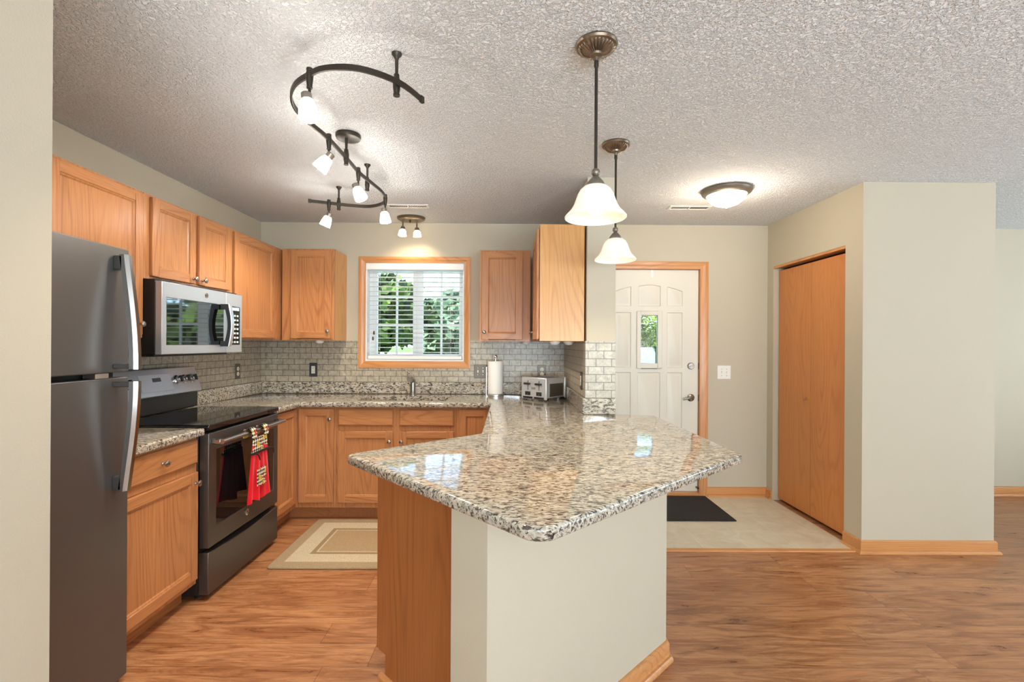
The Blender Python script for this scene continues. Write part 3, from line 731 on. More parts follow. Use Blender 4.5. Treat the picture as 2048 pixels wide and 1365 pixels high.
ct = counter('granite_countertop', 'large granite countertop running from the sink wall to the angled peninsula bar', poly, {4: .03, 5: .03, 6: .06, 7: .035, 8: .05, 2: .01, 3: .01}, [hole],
        [MB().box(XL+.030, .470, ys-.019, ys, .9145, 1.0165), MB().box(XL+.0095, XL+.0285, 3.304, ys, .9145, 1.0165),
         MB().prism([(.4715, 3.085), (.684, 3.085), (.684, 3.1035), (.4905, 3.1035), (.4905, ys), (.4715, ys)], .9145, 1.0165)])
# sink
sk = thing('sink', 'stainless undermount double bowl sink below the window', 'sink', ((SX0+SX1)/2, (SY0+SY1)/2, .70))
def bowl(x0, x1):
    m = MB(); o_ = fillet([(x0, SY0-.012), (x1, SY0-.012), (x1, SY1+.012), (x0, SY1+.012)], {i: .05 for i in range(4)})
    def lp(k, z): 
        cx, cy = (x0+x1)/2, (SY0+SY1)/2
        return [(cx+(p[0]-cx)*k, cy+(p[1]-cy)*k, z) for p in o_]
    L = [lp(1., .8769), lp(.985, .866), lp(.97, .72), lp(.90, .705)]; n = len(o_)
    m.add([q for l in L for q in l], [(k*n+i, k*n+(i+1) % n, (k+1)*n+(i+1) % n, (k+1)*n+i) for k in range(3) for i in range(n)]+[tuple(range(3*n, 4*n))], True)
    return m
for x0, x1 in ((SX0-.012, -.815), (-.80, SX1+.012)):
    bw = obj('bowl', bowl(x0, x1), 'steel', sk)
    obj('drain', MB().lathe([(.042, 0), (.042, .003), (.03, .001)], ((x0+x1)/2, (SY0+SY1)/2, .7055)), 'chrome', bw)
# faucet
fx, fy = -.835, 4.17
t = thing('faucet', 'brushed nickel single lever faucet behind the sink', 'faucet', (fx, fy, .914))
obj('body', MB().lathe([(.030, 0), (.030, .006), (.0265, .012), (.0245, .09), (.0235, .13), (.022, .142)], (fx, fy, .9145)), 'nickel', t)
obj('spout', MB().tube(catmull([(fx, fy, 1.03), (fx+.004, fy-.04, 1.062), (fx+.012, fy-.12, 1.085), (fx+.018, fy-.19, 1.082), (fx+.02, fy-.22, 1.066)]), [.020]*8+[.022]*8+[.027]*9, 14), 'nickel', t)
obj('lever', MB().tube(catmull([(fx, fy, 1.05), (fx-.012, fy+.006, 1.085), (fx-.04, fy+.012, 1.112), (fx-.088, fy+.014, 1.142)]), [.019]*5+[.012]*6+[.0065]*8, 12), 'nickel', t)

# ------------------------------------------------------------------ refrigerator
XFR, FY0, FY1 = -1.535, 1.19, 1.955
t = thing('refrigerator', 'black stainless top freezer refrigerator at the near end of the range wall', 'refrigerator', (-1.87, 1.57, 0))
obj('body', MB().box(-2.2, XFR-.075, FY0+.01, FY1-.01, .02, 1.715), 'fridge_side', t, .004)
obj('gasket', MB().box(XFR-.075, XFR-.06, FY0+.012, FY1-.012, .10, 1.725), 'gasket', t)
obj('kick_grille', MB().box(XFR-.075, XFR-.03, FY0+.02, FY1-.01, 0., .018), 'black', t)
def slab_door(name, z0, z1, mat):
    # gently bowed front
    m = MB(); n = 10; pl = []
    for i in range(n+1):
        k = i/n; pl.append((XFR-.006+.006*4*k*(1-k) if 0 < i < n else XFR-.006, FY0+(FY1-FY0)*k))
    pl += [(XFR-.06, FY1), (XFR-.06, FY0)]
    m.prism(pl, z0, z1); return obj(name, m, mat, t, .004, 3)
fz = slab_door('freezer_door', 1.243, 1.734, 'fridge')
fd = slab_door('fridge_door', .022, 1.222, 'fridge')
obj('center_hinge', MB().box(XFR-.05, XFR-.004, FY1-.16, FY1-.10, 1.2235, 1.2415), 'steel', t)
def fridge_handle(door, z_in, z_out):
    hy = FY1-.065; pts = []
    for i in range(13):
        k = i/12; z = z_in+(z_out-z_in)*k; x = XFR+.034+.040*math.sin(k*math.pi*.5)**1.1; pts.append((x, hy, z))
    m = MB(); vs, fs = [], []
    wd, th = .017, .015
    for (x, y, z) in pts:
        for a, c in ((-wd, -th), (-wd, th*.2), (-wd*.5, th), (wd*.5, th), (wd, th*.2), (wd, -th)): vs.append((x+c, y+a, z))
    n = 6
    for i in range(12):
        for j in range(n): l = (j+1) % n; fs.append((i*n+j, i*n+l, (i+1)*n+l, (i+1)*n+j))
    fs += [tuple(range(n)), tuple(range(12*n, 13*n))]
    m.add(vs, fs, True); h = obj('handle', m, 'handle', door)
    s_ = 1 if z_out > z_in else -1
    b = MB(); za, zb = sorted((z_in+.004*s_, z_in+.058*s_)); b.box(XFR-.004, XFR+.030, hy-.017, hy+.017, za, zb)
    obj('handle_mount', b, 'fridge', h, .003); b = MB()
    za, zb = sorted((z_out-.002*s_, z_out-.022*s_)); b.box(XFR-.004, XFR+.064, hy-.016, hy+.016, za, zb)
    obj('handle_mount', b, 'fridge', h, .003)
fridge_handle(fz, 1.703, 1.256); fridge_handle(fd, .782, 1.209)

# ------------------------------------------------------------------ range
RY0, RY1 = 2.534, 3.296; RX = -1.577
t = thing('range', 'black stainless electric range with smooth glass top', 'range', (-1.9, 2.915, 0))
obj('body', MB().box(-2.215, -1.632, RY0, RY1, .03, .895), 'black', t, .003)
obj('cooktop', MB().box(-2.10, RX+.002, RY0-.001, RY1+.001, .897, .928), 'glass_black', t, .006, 3)
# oven door with window opening
FO = Fr((-1.628, 0, 0), (0, 1, 0), Z_, (1, 0, 0)); T_ = .05
od = obj('oven_door', MB().fprism(FO, [(RY0+.004, .275), (RY1-.004, .275), (RY1-.004, .882), (RY0+.004, .882)], 0, T_,
         [[(2.606, .378), (3.236, .378), (3.236, .786), (2.606, .786)]]), 'range', t, .004, 3)
obj('window', MB().fbox(FO, 2.607, 3.235, .379, .785, .02, T_-.004), 'glass_black', od, .001)
m = MB(); m.tube([(-1.527, RY0+.03, .835), (-1.527, RY1-.03, .835)], .0165, 16, (1.0, .8))
hd = obj('handle', m, 'handle', od)
for y in (RY0+.045, RY1-.045): obj('handle_post', MB().box(RX-.001, -1.532, y-.018, y+.018, .822, .848), 'handle', hd, .004)
def badge(F, a, b_, r, parent):
    o = obj('badge', MB().lathe([(r, 0), (r, .0025), (r*.9, .0035)], F(a, b_, 0), F.N, 28), 'chrome', parent)
    m = MB(); pts = [F(a+r*.62*math.cos(q), b_+r*.62*math.sin(q), .0042) for q in [R(50+i*26) for i in range(11)]]; m.tube(pts, r*.09, 6)
    m.tube([F(a-r*.22, b_-r*.15, .0042), F(a-r*.05, b_+r*.28, .0042), F(a+r*.18, b_+.0, .0042), F(a+r*.3, b_-r*.3, .0042)], r*.08, 6)
    obj('monogram', m, 'plate_grey', o); return o
badge(Fr((RX+.001, 0, 0), (0, 1, 0), Z_, (1, 0, 0)), 2.905, .343, .019, od)
# drawer with curved top lip
pl = [(RY0+.004, .03), (RY1-.004, .03), (RY1-.004, .252)]
for i in range(1, 16):
    k = i/16; pl.append((RY1-.004-(RY1-RY0-.008)*k, .252-.016*math.sin(math.pi*k)**.8))
pl.append((RY0+.004, .252))
obj('drawer', MB().fprism(Fr((-1.632, 0, 0), (0, 1, 0), Z_, (1, 0, 0)), pl, 0, .055), 'range', t, .004)
for x in (-2.1, -1.66):
    for y in (RY0+.05, RY1-.05): obj('levelling_foot', MB().cyl((x, y, 0), (x, y, .0295), .018, n=10), 'black', t)
# backguard
obj('riser', MB().box(-2.2, -2.125, RY0+.002, RY1-.002, .9285, 1.05), 'black', t, .006)
nx, nz = .95, .31; nn = math.hypot(nx, nz); N_ = V((nx/nn, 0, nz/nn)); W_ = V((-nz/nn, 0, nx/nn)) 
FG = Fr((-2.098, 0, 1.038), (0, 1, 0), W_, N_)
gd = obj('control_panel', MB().fbox(FG, RY0-.002, RY1+.002, 0, .172, -.055, 0), 'slate', t, .006, 3)
dp = obj('display', MB().fbox(FG, 2.775, 3.035, .028, .135, .0002, .003), 'display', gd, .0012)
obj('clock_window', MB().fbox(FG, 2.875, 2.945, .088, .112, .0032, .0036), 'plate_grey', dp)
for y in (2.605, 2.675, 3.085, 3.155, 3.225):
    k = obj('dial', MB().lathe([(.030, 0), (.030, .006), (.024, .010), (.022, .03), (.019, .033)], FG(y, .088, 0), N_, 24), 'chrome', gd)
    obj('dial_grip', MB().fbox(Fr(FG(y, .088, .033), FG.U, W_, N_), -.005, .005, -.020, .020, 0, .008), 'black', k, .002)

# microwave
MX = -1.828; MY0, MY1, MZ0, MZ1 = 2.537, 3.294, 1.297, 1.685
t = thing('microwave', 'grey over-the-range microwave below the short cabinet', 'microwave', (-2.03, 2.915, MZ0))
obj('body', MB().box(-2.229, MX-.036, MY0, MY1, MZ0+.004, MZ1+.012), 'black', t, .003)
obj('vent_base', MB().box(-2.2, MX-.06, MY0+.03, MY1-.07, MZ0-.012, MZ0+.0035), 'black', t, .002)
FM = Fr((MX-.035, 0, 0), (0, 1, 0), Z_, (1, 0, 0)); seam = 3.108
md = obj('door', MB().fprism(FM, [(MY0, MZ0), (seam-.0015, MZ0), (seam-.0015, MZ1), (MY0, MZ1)], 0, .035, [[(2.572, 1.347), (3.088, 1.347), (3.088, 1.602), (2.572, 1.602)]]), 'slate', t, .003)
obj('window', MB().fbox(FM, 2.573, 3.087, 1.348, 1.601, .012, .0335), 'glass_mirror', md, .001)
cp = obj('control_panel', MB().fbox(FM, seam+.0015, MY1, MZ0, MZ1, 0, .035), 'slate', t, .003)
kp = obj('keypad', MB().fbox(FM, seam+.018, MY1-.028, 1.347, 1.602, .0352, .037), 'glass_black', cp, .001)
m = MB()
for i in range(7):
    for j in range(4): m.fbox(FM, seam+.026+j*.031, seam+.026+j*.031+.02, 1.36+i*.029, 1.36+i*.029+.012, .0371, .0374)
m.fbox(FM, seam+.03, MY1-.04, 1.575, 1.594, .0371, .0374)
obj('key_labels', m, 'white', kp)
hz0, hz1 = 1.338, 1.606
pl = [(.050+.018*math.sin(math.pi*i/12), hz0+(hz1-hz0)*i/12) for i in range(13)]
inn = [(.0, hz1), (.0, hz1-.034)] + [(.030+.016*math.sin(math.pi*i/8), hz1-.034-(hz1-hz0-.068)*i/8) for i in range(9)] + [(0., hz0+.034), (0., hz0)]
FH = Fr((MX+.0006, 3.045, 0), (1, 0, 0), Z_, (0, 1, 0))
def clampx(p): return (max(p[0], .0), p[1])
hb = obj('handle', MB().fprism(FH, pl+[clampx(q) for q in inn], 0, .034), 'black', md, .0015)
m = MB(); vs, fs = [], []
for i, (a, z) in enumerate(pl):
    for c, y in ((.0004, .001), (.0045, .004), (.0045, .030), (.0004, .033)): vs.append(FH(a+c, z, y))
for i in range(12):
    for j in range(4): l = (j+1) % 4; fs.append((i*4+j, i*4+l, (i+1)*4+l, (i+1)*4+j))
fs += [(0, 1, 2, 3), (48, 49, 50, 51)]
obj('handle_cover', m.add(vs, fs, True), 'steel', hb)
badge(Fr((MX+.0005, 0, 0), (0, 1, 0), Z_, (1, 0, 0)), 2.905, 1.645, .016, md)

# dish towel
tw = thing('dish_towel', 'red dish towel with printed bodice hanging on the oven handle', 'towel', (-1.508, 2.9, .42))
def sheet(name, ys0, ys1, z0, z1, xf, mat, nu=30, nv=10, th=.003, parent=tw, shape=None):
    m = MB(); vs = []
    for j in range(nv+1):
        v = j/nv
        for i in range(nu+1):
            u = i/nu; y0 = ys0[0]+(ys0[1]-ys0[0])*v; y1 = ys1[0]+(ys1[1]-ys1[0])*v
            z = z0+(z1-z0)*v; vs.append(V((xf(u, v), y0+(y1-y0)*u, z+(shape(u, v) if shape else 0))))
    n = (nu+1)*(nv+1); vs2 = vs+[p-V((th, 0, 0)) for p in vs]; fs = []
    for j in range(nv):
        for i in range(nu):
            a = j*(nu+1)+i; q = (a, a+1, a+nu+2, a+nu+1); fs += [q, tuple(x+n for x in reversed(q))]
    ring = [i for i in range(nu+1)]+[j*(nu+1)+nu for j in range(1, nv+1)]+[nv*(nu+1)+i for i in range(nu-1, -1, -1)]+[j*(nu+1) for j in range(nv-1, 0, -1)]
    for k in range(len(ring)): a, c = ring[k], ring[(k+1) % len(ring)]; fs.append((a, c, c+n, a+n))
    return obj(name, m.add(vs2, fs, True), mat, parent, ang=70)
sheet('skirt', (2.815, 2.765), (2.998, 3.045), .708, .428, lambda u, v: -1.500+.004*v+(.004+.011*v)*math.sin(u*19+1.2*math.sin(u*5))+.003*math.sin(u*41), 'red', 60, 12, .004, shape=lambda u, v: v*.012*math.sin(u*9))
obj('waistband', MB().box(-1.506, -1.489, 2.805, 3.005, .704, .718), 'black', tw, .003)
sheet('bodice', (2.835, 2.812), (2.985, 2.998), .80, .718, lambda u, v: -1.4985, 'print', 10, 5, .004)
for ya, yb in ((2.815, 2.868), (2.953, 3.005)):
    m = MB(); path = [(-1.4985, .797), (-1.5010, .842), (-1.513, .858), (-1.530, .8605), (-1.545, .851), (-1.550, .83), (-1.549, .80)]
    vs = [(x, y, z) for (x, z) in path for y in (ya, yb)]+[(x-(.003 if i > 3 else -.003), y, z+(.003 if 1 < i < 5 else 0)) for i, (x, z) in enumerate(path) for y in (ya, yb)]
    k = len(path)*2; fs = []
    for i in range(len(path)-1): a = 2*i; fs += [(a, a+1, a+3, a+2), (a+k, a+2+k, a+3+k, a+1+k), (a, a+2, a+2+k, a+k), (a+1, a+1+k, a+3+k, a+3)]
    obj('strap', m.add(vs, fs, True), 'print', tw, ang=70)
sheet('pocket', (2.845, 2.845), (2.945, 2.945), .615, .512, lambda u, v: -1.4815, 'print', 6, 6, .003)
obj('bow', MB().tube(catmull([(-1.49, 2.83, .711), (-1.478, 2.845, .70), (-1.476, 2.862, .668)]), .0042, 8), 'black', tw)
obj('bow', MB().tube(catmull([(-1.49, 3.0, .711), (-1.478, 3.02, .705), (-1.478, 3.03, .675)]), .004, 8), 'black', tw)

# ------------------------------------------------------------------ small things on the counter
t = thing('paper_towel_holder', 'steel paper towel holder with side arm right of the switch plate', 'paper towel holder', (-.12, 4.18, .914))
obj('base', MB().lathe([(.072, 0), (.072, .014), (.066, .019)], (-.12, 4.18, .9145), n=32), 'steel', t)
obj('pole', MB().cyl((-.12, 4.18, .934), (-.12, 4.18, 1.238), .005).sphere((-.12, 4.18, 1.252), .0155), 'chrome', t)
obj('side_arm', MB().tube(catmull([(-.199, 4.155, .9155), (-.199, 4.155, 1.0), (-.199, 4.155, 1.12), (-.199, 4.155, 1.165)]), .0055).box(-.199, -.17, 4.149, 4.161, .915, .921), 'steel', t)
m = MB(); m.lathe([(.020, 0), (.0655, 0), (.0655, .279), (.020, .279), (.020, 0)], (-.12, 4.18, .9345), n=40)
obj('paper_towel_roll', m, 'paper', label='white paper towel roll on the steel holder', cat='paper towel roll')
# toaster
ta = V((.291, 3.786, 0)); tb = V((.098, 3.961, 0)); U_ = (ta-tb).normalized(); D_ = V((-U_.y, U_.x, 0))
FT = Fr((tb.x, tb.y, .9145), U_, D_, Z_)          # a: across front, b: depth, c: up
t = thing('toaster', 'stainless four slot toaster in the counter corner', 'toaster', (.29, 3.98, .914))
TW, TD, TH = .261, .275, .183
obj('housing', MB().fbox(FT, .006, TW-.006, .018, TD-.018, .016, TH-.004), 'toaster', t, .012, 3)
obj('side_inset', MB().fbox(FT, TW-.0062, TW-.003, .05, TD-.045, .03, TH-.05), simple('toaster_side', (.17, .16, .15), .3, .8), t, .001)
m = MB(); m.fbox(FT, 0, TW, 0, .022, .004, TH); obj('front_panel', m, 'toaster', t, .012, 3)
obj('rear_panel', MB().fbox(FT, .002, TW-.002, TD-.020, TD, .004, TH-.002), 'toaster', t, .010, 3)
m = MB()
for a in (.05, .1, .16, .21): m.fbox(FT, a-.014, a+.014, .05, TD-.05, TH-.004, TH-.0028)
obj('slots', m, 'black', t)
FF = Fr(FT(0, 0, 0), U_, Z_, -D_)
for a in (.072, .188):
    obj('lever_slot', MB().fbox(FF, a-.003, a+.003, .078, .155, .0001, .001), 'black', t)
    obj('lever', MB().fbox(FF, a-.032, a+.032, .122, .137, .002, .022), 'black', t, .005)
    c = obj('browning_control', MB().fbox(FF, a-.027, a+.027, .036, .066, .0001, .004), 'black', t, .001)
    m = MB()
    for i in range(4): m.fbox(FF, a-.022+i*.012, a-.016+i*.012, .057, .061, .0041, .0044)
    m.lathe([(.006, 0), (.006, .008)], FF(a+.006, .046, .004), FF.N, 12); obj('dial', m, 'nickel', c)
    obj('crumb_tray', MB().fbox(FF, a-.05, a+.05, .010, .026, .0001, .003), 'black', t, .001)
obj('nameplate', MB().fbox(FF, .110, .152, .085, .105, .0001, .002), 'chrome', t, .001)
for a in (.02, TW-.02):
    for d in (.03, TD-.03): obj('foot', MB().fbox(FT, a-.012, a+.012, d-.012, d+.012, 0, .0155), 'black', t)
# outlets and switches
def plate(label, F, w_, h, kind, mat, cat, group=None, n=1):
    t = thing('outlet' if cat == 'outlet' else 'light_switch', label, cat, F(0, 0, 0), group)
    obj('cover_plate', MB().fbox(F, -w_/2, w_/2, -h/2, h/2, .0003, .006), mat, t, .0025)
    if kind == 'duplex':
        for s_ in (-1, 1):
            r_ = obj('receptacle', MB().lathe([(.017, 0), (.017, .002)], F(0, .021*s_, .0062), F.N, 20), 'ivory', t)
            m = MB().fbox(F, -.0085, -.006, .021*s_-.001, .021*s_+.008, .0083, .0086).fbox(F, .006, .0085, .021*s_-.001, .021*s_+.006, .0083, .0086)
            m.fbox(F, -.0025, .0025, .021*s_-.011, .021*s_-.006, .0083, .0086); obj('slot_holes', m, 'black', r_)
    if kind == 'decora':
        r_ = obj('receptacle', MB().fbox(F, -.0165, .0165, -.033, .033, .0062, .0085), 'ivory', t, .001)
        m = MB()
        for s_ in (-1, 1): m.fbox(F, -.008, -.0055, .017*s_, .017*s_+.008, .0086, .0089).fbox(F, .0055, .008, .017*s_, .017*s_+.006, .0086, .0089).fbox(F, -.002, .002, .017*s_-.008, .017*s_-.004, .0086, .0089)
        obj('slot_holes', m, 'black', r_)
    if kind == 'toggle':
        for i in range(n):
            a = (i-(n-1)/2)*.046
            obj('toggle', MB().fbox(F, a-.005, a+.005, -.012, .012, .0062, .0072).fbox(F, a-.004, a+.004, .0, .009, .0072, .018), 'ivory', t, .001)
            obj('screws', MB().lathe([(.003, 0), (.003, .001)], F(a, .03, .0062), F.N, 10).lathe([(.003, 0), (.003, .001)], F(a, -.03, .0062), F.N, 10), 'nickel', t)
    return t
FK = lambda x, z: Fr((x, B-.009, z), (1, 0, 0), Z_, (0, -1, 0))
plate('graphite outlet plate on tile left of the window', FK(-1.758, 1.123), .072, .125, 'decora', 'plate_grey', 'outlet')
plate('pewter double switch plate on tile right of the window', FK(-.26, 1.117), .117, .122, 'toggle', 'plate_dark', 'switch', n=2)
plate('pewter outlet plate on tile behind the toaster', FK(.292, 1.117), .074, .122, 'duplex', 'plate_dark', 'outlet')
plate('dark outlet plate on tile right of the range', Fr((XL+.009, 3.955, 1.127), (0, -1, 0), Z_, (1, 0, 0)), .072, .125, 'duplex', 'plate_dark', 'outlet')
plate('dark outlet plate on the inner tile of the wing wall', Fr((.491, 3.262, 1.118), (0, 1, 0), Z_, (-1, 0, 0)), .075, .122, 'decora', 'plate_grey', 'outlet')
plate('white double switch plate right of the entry door', Fr((1.937, B, 1.12), (1, 0, 0), Z_, (0, -1, 0)), .12, .122, 'toggle', 'white', 'switch', n=2)
# under-cabinet lights
for x, y, lb in ((-1.63, 4.14, 'white puck light under the cabinet left of the window'), (.325, 3.45, 'white puck light under the wing wall cabinet, left one of the pair'), (.43, 3.50, 'white puck light under the wing wall cabinet, right one of the pair'), (.145, 4.16, 'white puck light under the cabinet right of the window')):
    t = thing('puck_light', lb, 'light', (x, y, UZ0-.03), 'puck lights under the cabinets')
    obj('housing', MB().lathe([(.036, 0), (.036, -.010), (.031, -.016)], (x, y, UZ0-.0003), n=20), 'white', t)
    obj('lens', MB().lathe([(.026, 0), (.024, -.006), (.0001, -.009)], (x, y, UZ0-.0168), n=20), 'vinyl', t)

# ------------------------------------------------------------------ rugs
m = MB(); P = fillet([(-1.455, 2.895), (-.255, 2.895), (-.255, 3.695), (-1.455, 3.695)], {i: .02 for i in range(4)})
obj('kitchen_rug', m.prism(P, .0005, .014), 'rug', bevel=.005, label='tan and cream bordered rug on the floor before the sink', cat='rug', origin=(-.855, 3.295, .0005))
t = thing('door_mat', 'black ribbed rubber mat on the tile at the entry door', 'mat', (1.3, 4.0, .0045))
obj('mat_body', MB().prism(fillet([(.85, 3.70), (1.762, 3.70), (1.762, 4.308), (.85, 4.308)], {i: .008 for i in range(4)}), .0045, .0115), 'mat', t, .002)

# ------------------------------------------------------------------ light fixtures
def pendant(x, y, label):
    t = thing('pendant_light', label, 'pendant light', (x, y, H), 'alabaster pendant lights over the bar')
    pr = [(.074, 0), (.076, -.006), (.072, -.013), (.064, -.016), (.062, -.019), (.05, -.029), (.034, -.034), (.024, -.037), (.022, -.044), (.010, -.049), (.008, -.062), (.0001, -.062)]
    fl = lambda th, j: {4: .0012, 5: .0030, 6: .0026, 7: .0012}.get(j, 0)*math.cos(28*th)
    c = obj('canopy', MB().lathe(pr, (x, y, H-.0005), n=168, flute=fl), 'bronze_lt', t)
    obj('rod', MB().cyl((x, y, H-.062), (x, y, 1.99), .0058), 'bronze', t)
    obj('rod_collar', MB().lathe([(.008, 0), (.0085, -.02), (.0066, -.026)], (x, y, H-.060)), 'bronze', t)
    obj('socket_cap', MB().sphere((x, y, 1.984), .0155).lathe([(.010, .004), (.014, 0), (.028, -.016), (.034, -.028), (.034, -.032)], (x, y, 1.966)), 'socket', t)
    sp = [(.030, 1.936), (.042, 1.932), (.055, 1.921), (.064, 1.905), (.071, 1.885), (.078, 1.866), (.089, 1.848), (.102, 1.834), (.110, 1.825), (.111, 1.820), (.108, 1.818)]
    inn = [(r-.004, z-.0005) for r, z in reversed(sp[1:-1])]
    obj('shade', MB().lathe([(r, z) for r, z in sp+inn], (x, y, 0), n=40), 'shade_pend', t)
    obj('bulb', MB().sphere((x, y, 1.862), .028, 1.25), 'bulb', t)
    lamp('pendant_glow', 'SPOT', (x, y, 1.815), 9., WARM, (0, 0, 0), parent=t, radius=.03, spot=R(135))
pendant(.307, 1.733, 'alabaster bell pendant hanging nearer over the bar, its rod the longer in view')
pendant(.568, 2.594, 'alabaster bell pendant hanging farther back, before the wing wall')

t = thing('ceiling_light', 'flush dome light with bronze ring on the entry ceiling', 'ceiling light', (1.506, 3.345, H))
obj('ring', MB().lathe([(.165, 0), (.168, -.010), (.162, -.024), (.146, -.036), (.134, -.042), (.130, -.036), (.128, -.002)], (1.506, 3.345, H-.0005), n=48), 'socket', t)
obj('dome', MB().lathe([(.128, -.034), (.124, -.055), (.108, -.080), (.080, -.100), (.045, -.112), (.010, -.116), (.0001, -.116)], (1.506, 3.345, H), n=48), 'dome', t)
obj('finial', MB().lathe([(.014, 0), (.014, -.006), (.006, -.012), (.0001, -.013)], (1.506, 3.345, H-.1163)), 'nickel', t)
lamp('entry_glow', 'POINT', (1.506, 3.345, H-.19), 10, SOFT, parent=t, radius=.1)

# track light
ZT = 2.325
tp = [(-.350, 1.900), (-.415, 1.772), (-.53, 1.688), (-.652, 1.687), (-.734, 1.735), (-.806, 1.797), (-.862, 1.890), (-.886, 1.998), (-.876, 2.126), (-.858, 2.253), (-.853, 2.441), (-.853, 2.562), (-.852, 2.727), (-.832, 2.895), (-.815, 3.066), (-.828, 3.192), (-.878, 3.307), (-.985, 3.381), (-1.118, 3.36), (-1.254, 3.305), (-1.362, 3.261)]
rail = catmull([(x, y, ZT) for x, y in tp], 5)
t = thing('track_light', 'dark bronze serpentine track light with five lit heads', 'track light', (-.85, 2.5, H))
obj('rail', MB().ribbon(rail, .0042, .0105), 'bronze', t, .001)
for p, q in ((rail[0], rail[1]), (rail[-1], rail[-2])):
    d = (q-p).normalized(); F = Fr(p, d, V((d.y, -d.x, 0)), Z_); obj('end_cap', MB().fbox(F, -.006, .014, -.0065, .0065, -.0125, .0125), 'bronze', t, .001)
def clamp(m, x, y, zt, zb):
    m.lathe([(.011, zt), (.0115, zt-.008), (.009, zt-.014), (.0105, ZT+.012), (.0135, ZT), (.0125, ZT-.015), (.009, zb+.006), (.0105, zb+.004), (.010, zb)], (x, y, 0), n=16)
for x, y in ((-.428, 1.80), (-.868, 3.02-.10), (-1.19, 3.342)):
    m = MB(); m.lathe([(.0001, -.0006), (.019, -.0006), (.0185, -.006), (.010, -.016), (.0065, -.024), (.006, -.075), (.010, -.080), (.0105, -.092), (.0138, -.104), (.0138, -.128), (.0105, -.150), (.0125, -.153), (.0122, -.160), (.0001, -.160)], (x, y, H), n=18)
    obj('standoff', m, 'bronze', t)
m = MB(); m.lathe([(.0001, -.0006), (.0625, -.0006), (.064, -.010), (.061, -.022), (.056, -.024), (.0001, -.024)], (-.845, 2.505, H), n=40)
cn = obj('canopy', m, 'bronze', t)
m = MB(); m.lathe([(.008, -.024), (.007, -.05), (.0065, -.075), (.010, -.08), (.0138, -.104), (.0138, -.128), (.0105, -.15), (.0122, -.16), (.0001, -.16)], (-.853, 2.50, H), n=18); obj('standoff', m, 'bronze', t)
heads = [(-.722, 1.727, (.16, -.10, -1.)), (-.8565, 2.27, (-.75, -.05, -1.)), (-.8528, 2.70, (.48, -.05, -1.)), (-.826, 3.18, (.14, .05, -1.)), (-1.246, 3.309, (-.42, .05, -1.))]
for x, y, d in heads:
    d = V(d).normalized(); m = MB()
    clamp(m, x, y, ZT+.022, ZT-.05); m.cyl((x, y, ZT-.05), (x, y, ZT-.078), .0052)
    h = obj('lamp_head', m, 'bronze', t)
    p = V((x, y, ZT-.078))+V((-d.x*.03-.004, -.006, .004))-d*.004
    obj('socket', MB().lathe([(.012, 0), (.0185, .003), (.0185, .028), (.020, .030)], p, d, 20), 'socket', h)
    q = p+d*.027
    obj('glass_shade', MB().lathe([(.0195, 0), (.026, .012), (.031, .035), (.0355, .066), (.0345, .068), (.030, .066), (.0001, .060)], q, d, 28), 'shade_track', h)
    lamp('track_glow', 'SPOT', q+d*.085, 24, SOFT, V(d).to_track_quat('-Z', 'Y').to_euler(), parent=t, radius=.03, spot=R(130))
# duo spot
gx, gy = -.852, 4.14
t = thing('spot_light', 'small bronze two-lamp ceiling spot before the sink window', 'ceiling light', (gx, gy, H))
obj('canopy', MB().lathe([(.120, -.0006), (.122, -.008), (.116, -.012), (.117, -.018), (.110, -.023), (.104, -.026), (.0001, -.028)], (gx, gy, H), n=48, sy=.82, U=(1, 0, 0)), 'bronze_lt', t)
obj('finial', MB().lathe([(.005, -.028), (.009, -.034), (.005, -.04), (.007, -.046), (.0001, -.052)], (gx-.005, gy-.02, H), n=12), 'bronze', t)
for x, y, d in ((gx-.068, gy-.01, (-.05, -.10, -1.)), (gx+.045, gy+.02, (.04, .10, -1.))):
    d = V(d).normalized(); p = V((x, y, H-.083)); h = obj('lamp_head', MB().cyl((x, y, H-.0275), (x, y, H-.083), .0065).lathe([(.0065, -.004), (.016, .0), (.0195, .012), (.0195, .024)], p, d), 'bronze_lt', t)
    q = p+d*.024
    obj('glass_shade', MB().lathe([(.019, 0), (.029, .012), (.032, .034), (.0345, .046), (.036, .054), (.034, .055), (.0001, .048)], q, d, 24), 'shade_duo', h)
    lamp('spot_glow', 'SPOT', q+d*.062, 2.6, WARM, V((d.x, .45, -1)).to_track_quat('-Z', 'Y').to_euler(), parent=t, radius=.02, spot=R(125))
# vents
def vent(x0, x1, y0, y1, label):
    t = thing('ceiling_vent', label, 'vent', ((x0+x1)/2, (y0+y1)/2, H), 'white ceiling registers')
    m = MB(); b_ = .018; z0, z1 = H-.006, H-.0006
    m.box(x0, x1, y0, y0+b_, z0, z1).box(x0, x1, y1-b_, y1, z0, z1).box(x0, x0+b_, y0+b_, y1-b_, z0, z1).box(x1-b_, x1, y0+b_, y1-b_, z0, z1)
    xm_ = (x0+x1)/2; m.box(xm_-.006, xm_+.006, y0+b_, y1-b_, z0, z1); obj('frame', m, 'white', t, .001)
    obj('dark_backing', MB().box(x0+b_, x1-b_, y0+b_, y1-b_, H-.0014, H-.0005), 'black', t)  # flat black sheet painted in for the dark hollow behind the louvres
    m = MB(); n = 22
    for i in range(n):
        x = x0+b_+.004+(x1-x0-2*b_-.008)*i/(n-1)
        if abs(x-xm_) < .010: continue
        m.fbox(Fr((x, 0, H-.0038), V((.8, 0, .25 if x > xm_ else -.25)).normalized(), (0, 1, 0), Z_), -.0016, .0016, y0+b_, y1-b_, -.0005, .0005)
    obj('louvres', m, 'white', t)
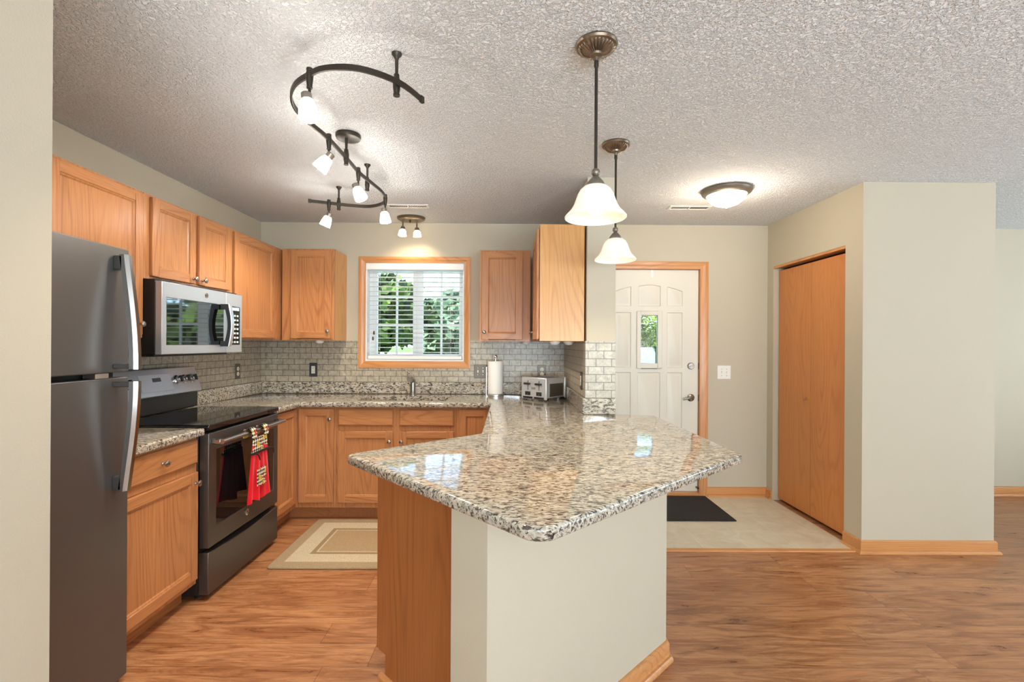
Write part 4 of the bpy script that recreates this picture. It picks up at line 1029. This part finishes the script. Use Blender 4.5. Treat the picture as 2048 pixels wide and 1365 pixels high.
vent(1.245, 1.57, 3.73, 3.83, 'white ceiling vent beside the entry dome light')
vent(-.97, -.64, 3.745, 3.84, 'white ceiling vent before the sink window')

# ------------------------------------------------------------------ outdoors
struct('ground_lawn', MB().box(-80, 80, 4.6, 220, -.5, -.35), 'lawn', 'sunlit lawn beyond the window', 'lawn')
struct('path_drive', MB().box(-40, -6, 62, 90, -.35, -.33), 'drive', 'pale concrete drive across the lawn', 'drive')
def tree(x, y, h, rad, leaf, label, n=2600, low=.9, seed=1):
    rr = random.Random(seed)
    t = thing('tree', label, 'tree', (x, y, -.35), 'trees beyond the window')
    obj('trunk', MB().tube([(x, y, -.4), (x+.05, y, h*.3), (x-.05, y+.05, h*.6)], [.2, .16, .09], 10), 'bark', t)
    m = MB(); cz = low+(h-low)/2
    for i in range(n):
        while True:
            p = V((rr.uniform(-1, 1), rr.uniform(-1, 1), rr.uniform(-1, 1)))
            if .35 < p.length < 1.0: break
        p *= (.82+.18*math.sin(p.x*7+seed)*math.cos(p.z*6))
        c = V((x+p.x*rad, y+p.y*rad, cz+p.z*(h-low)/2)); s_ = rr.uniform(.10, .24)*max(1., rad/2.2)
        u = V((rr.gauss(0, 1), rr.gauss(0, 1), rr.gauss(0, 1))).normalized(); v = u.orthogonal().normalized()*s_; u = u*s_
        m.add([c-u, c+v*.7, c+u, c-v*.7], [(0, 1, 2, 3)])
    obj('crown', m, leaf, t)
tree(-3.75, 13.0, 3.2, 1.75, 'leaf', 'dark green tree seen through the left sash of the sink window', 3200, 1.0, 1)
tree(-7.6, 15.5, 3.3, 2.2, 'leaf', 'dark green tree at the outer edge of the window view', 2600, .8, 2)
tree(-1.7, 17., 3.4, 1.9, 'leaf2', 'pale blue-green tree seen through the right sash of the sink window', 2600, .4, 3)
tree(-12.6, 44., 8.6, 5.2, 'leaf', 'tall distant tree on the lawn behind the left sash', 3200, 1.0, 5)
tree(3.4, 10.5, 2.45, 1.9, 'leaf', 'green tree seen through the entry door glass', 2200, .2, 4)
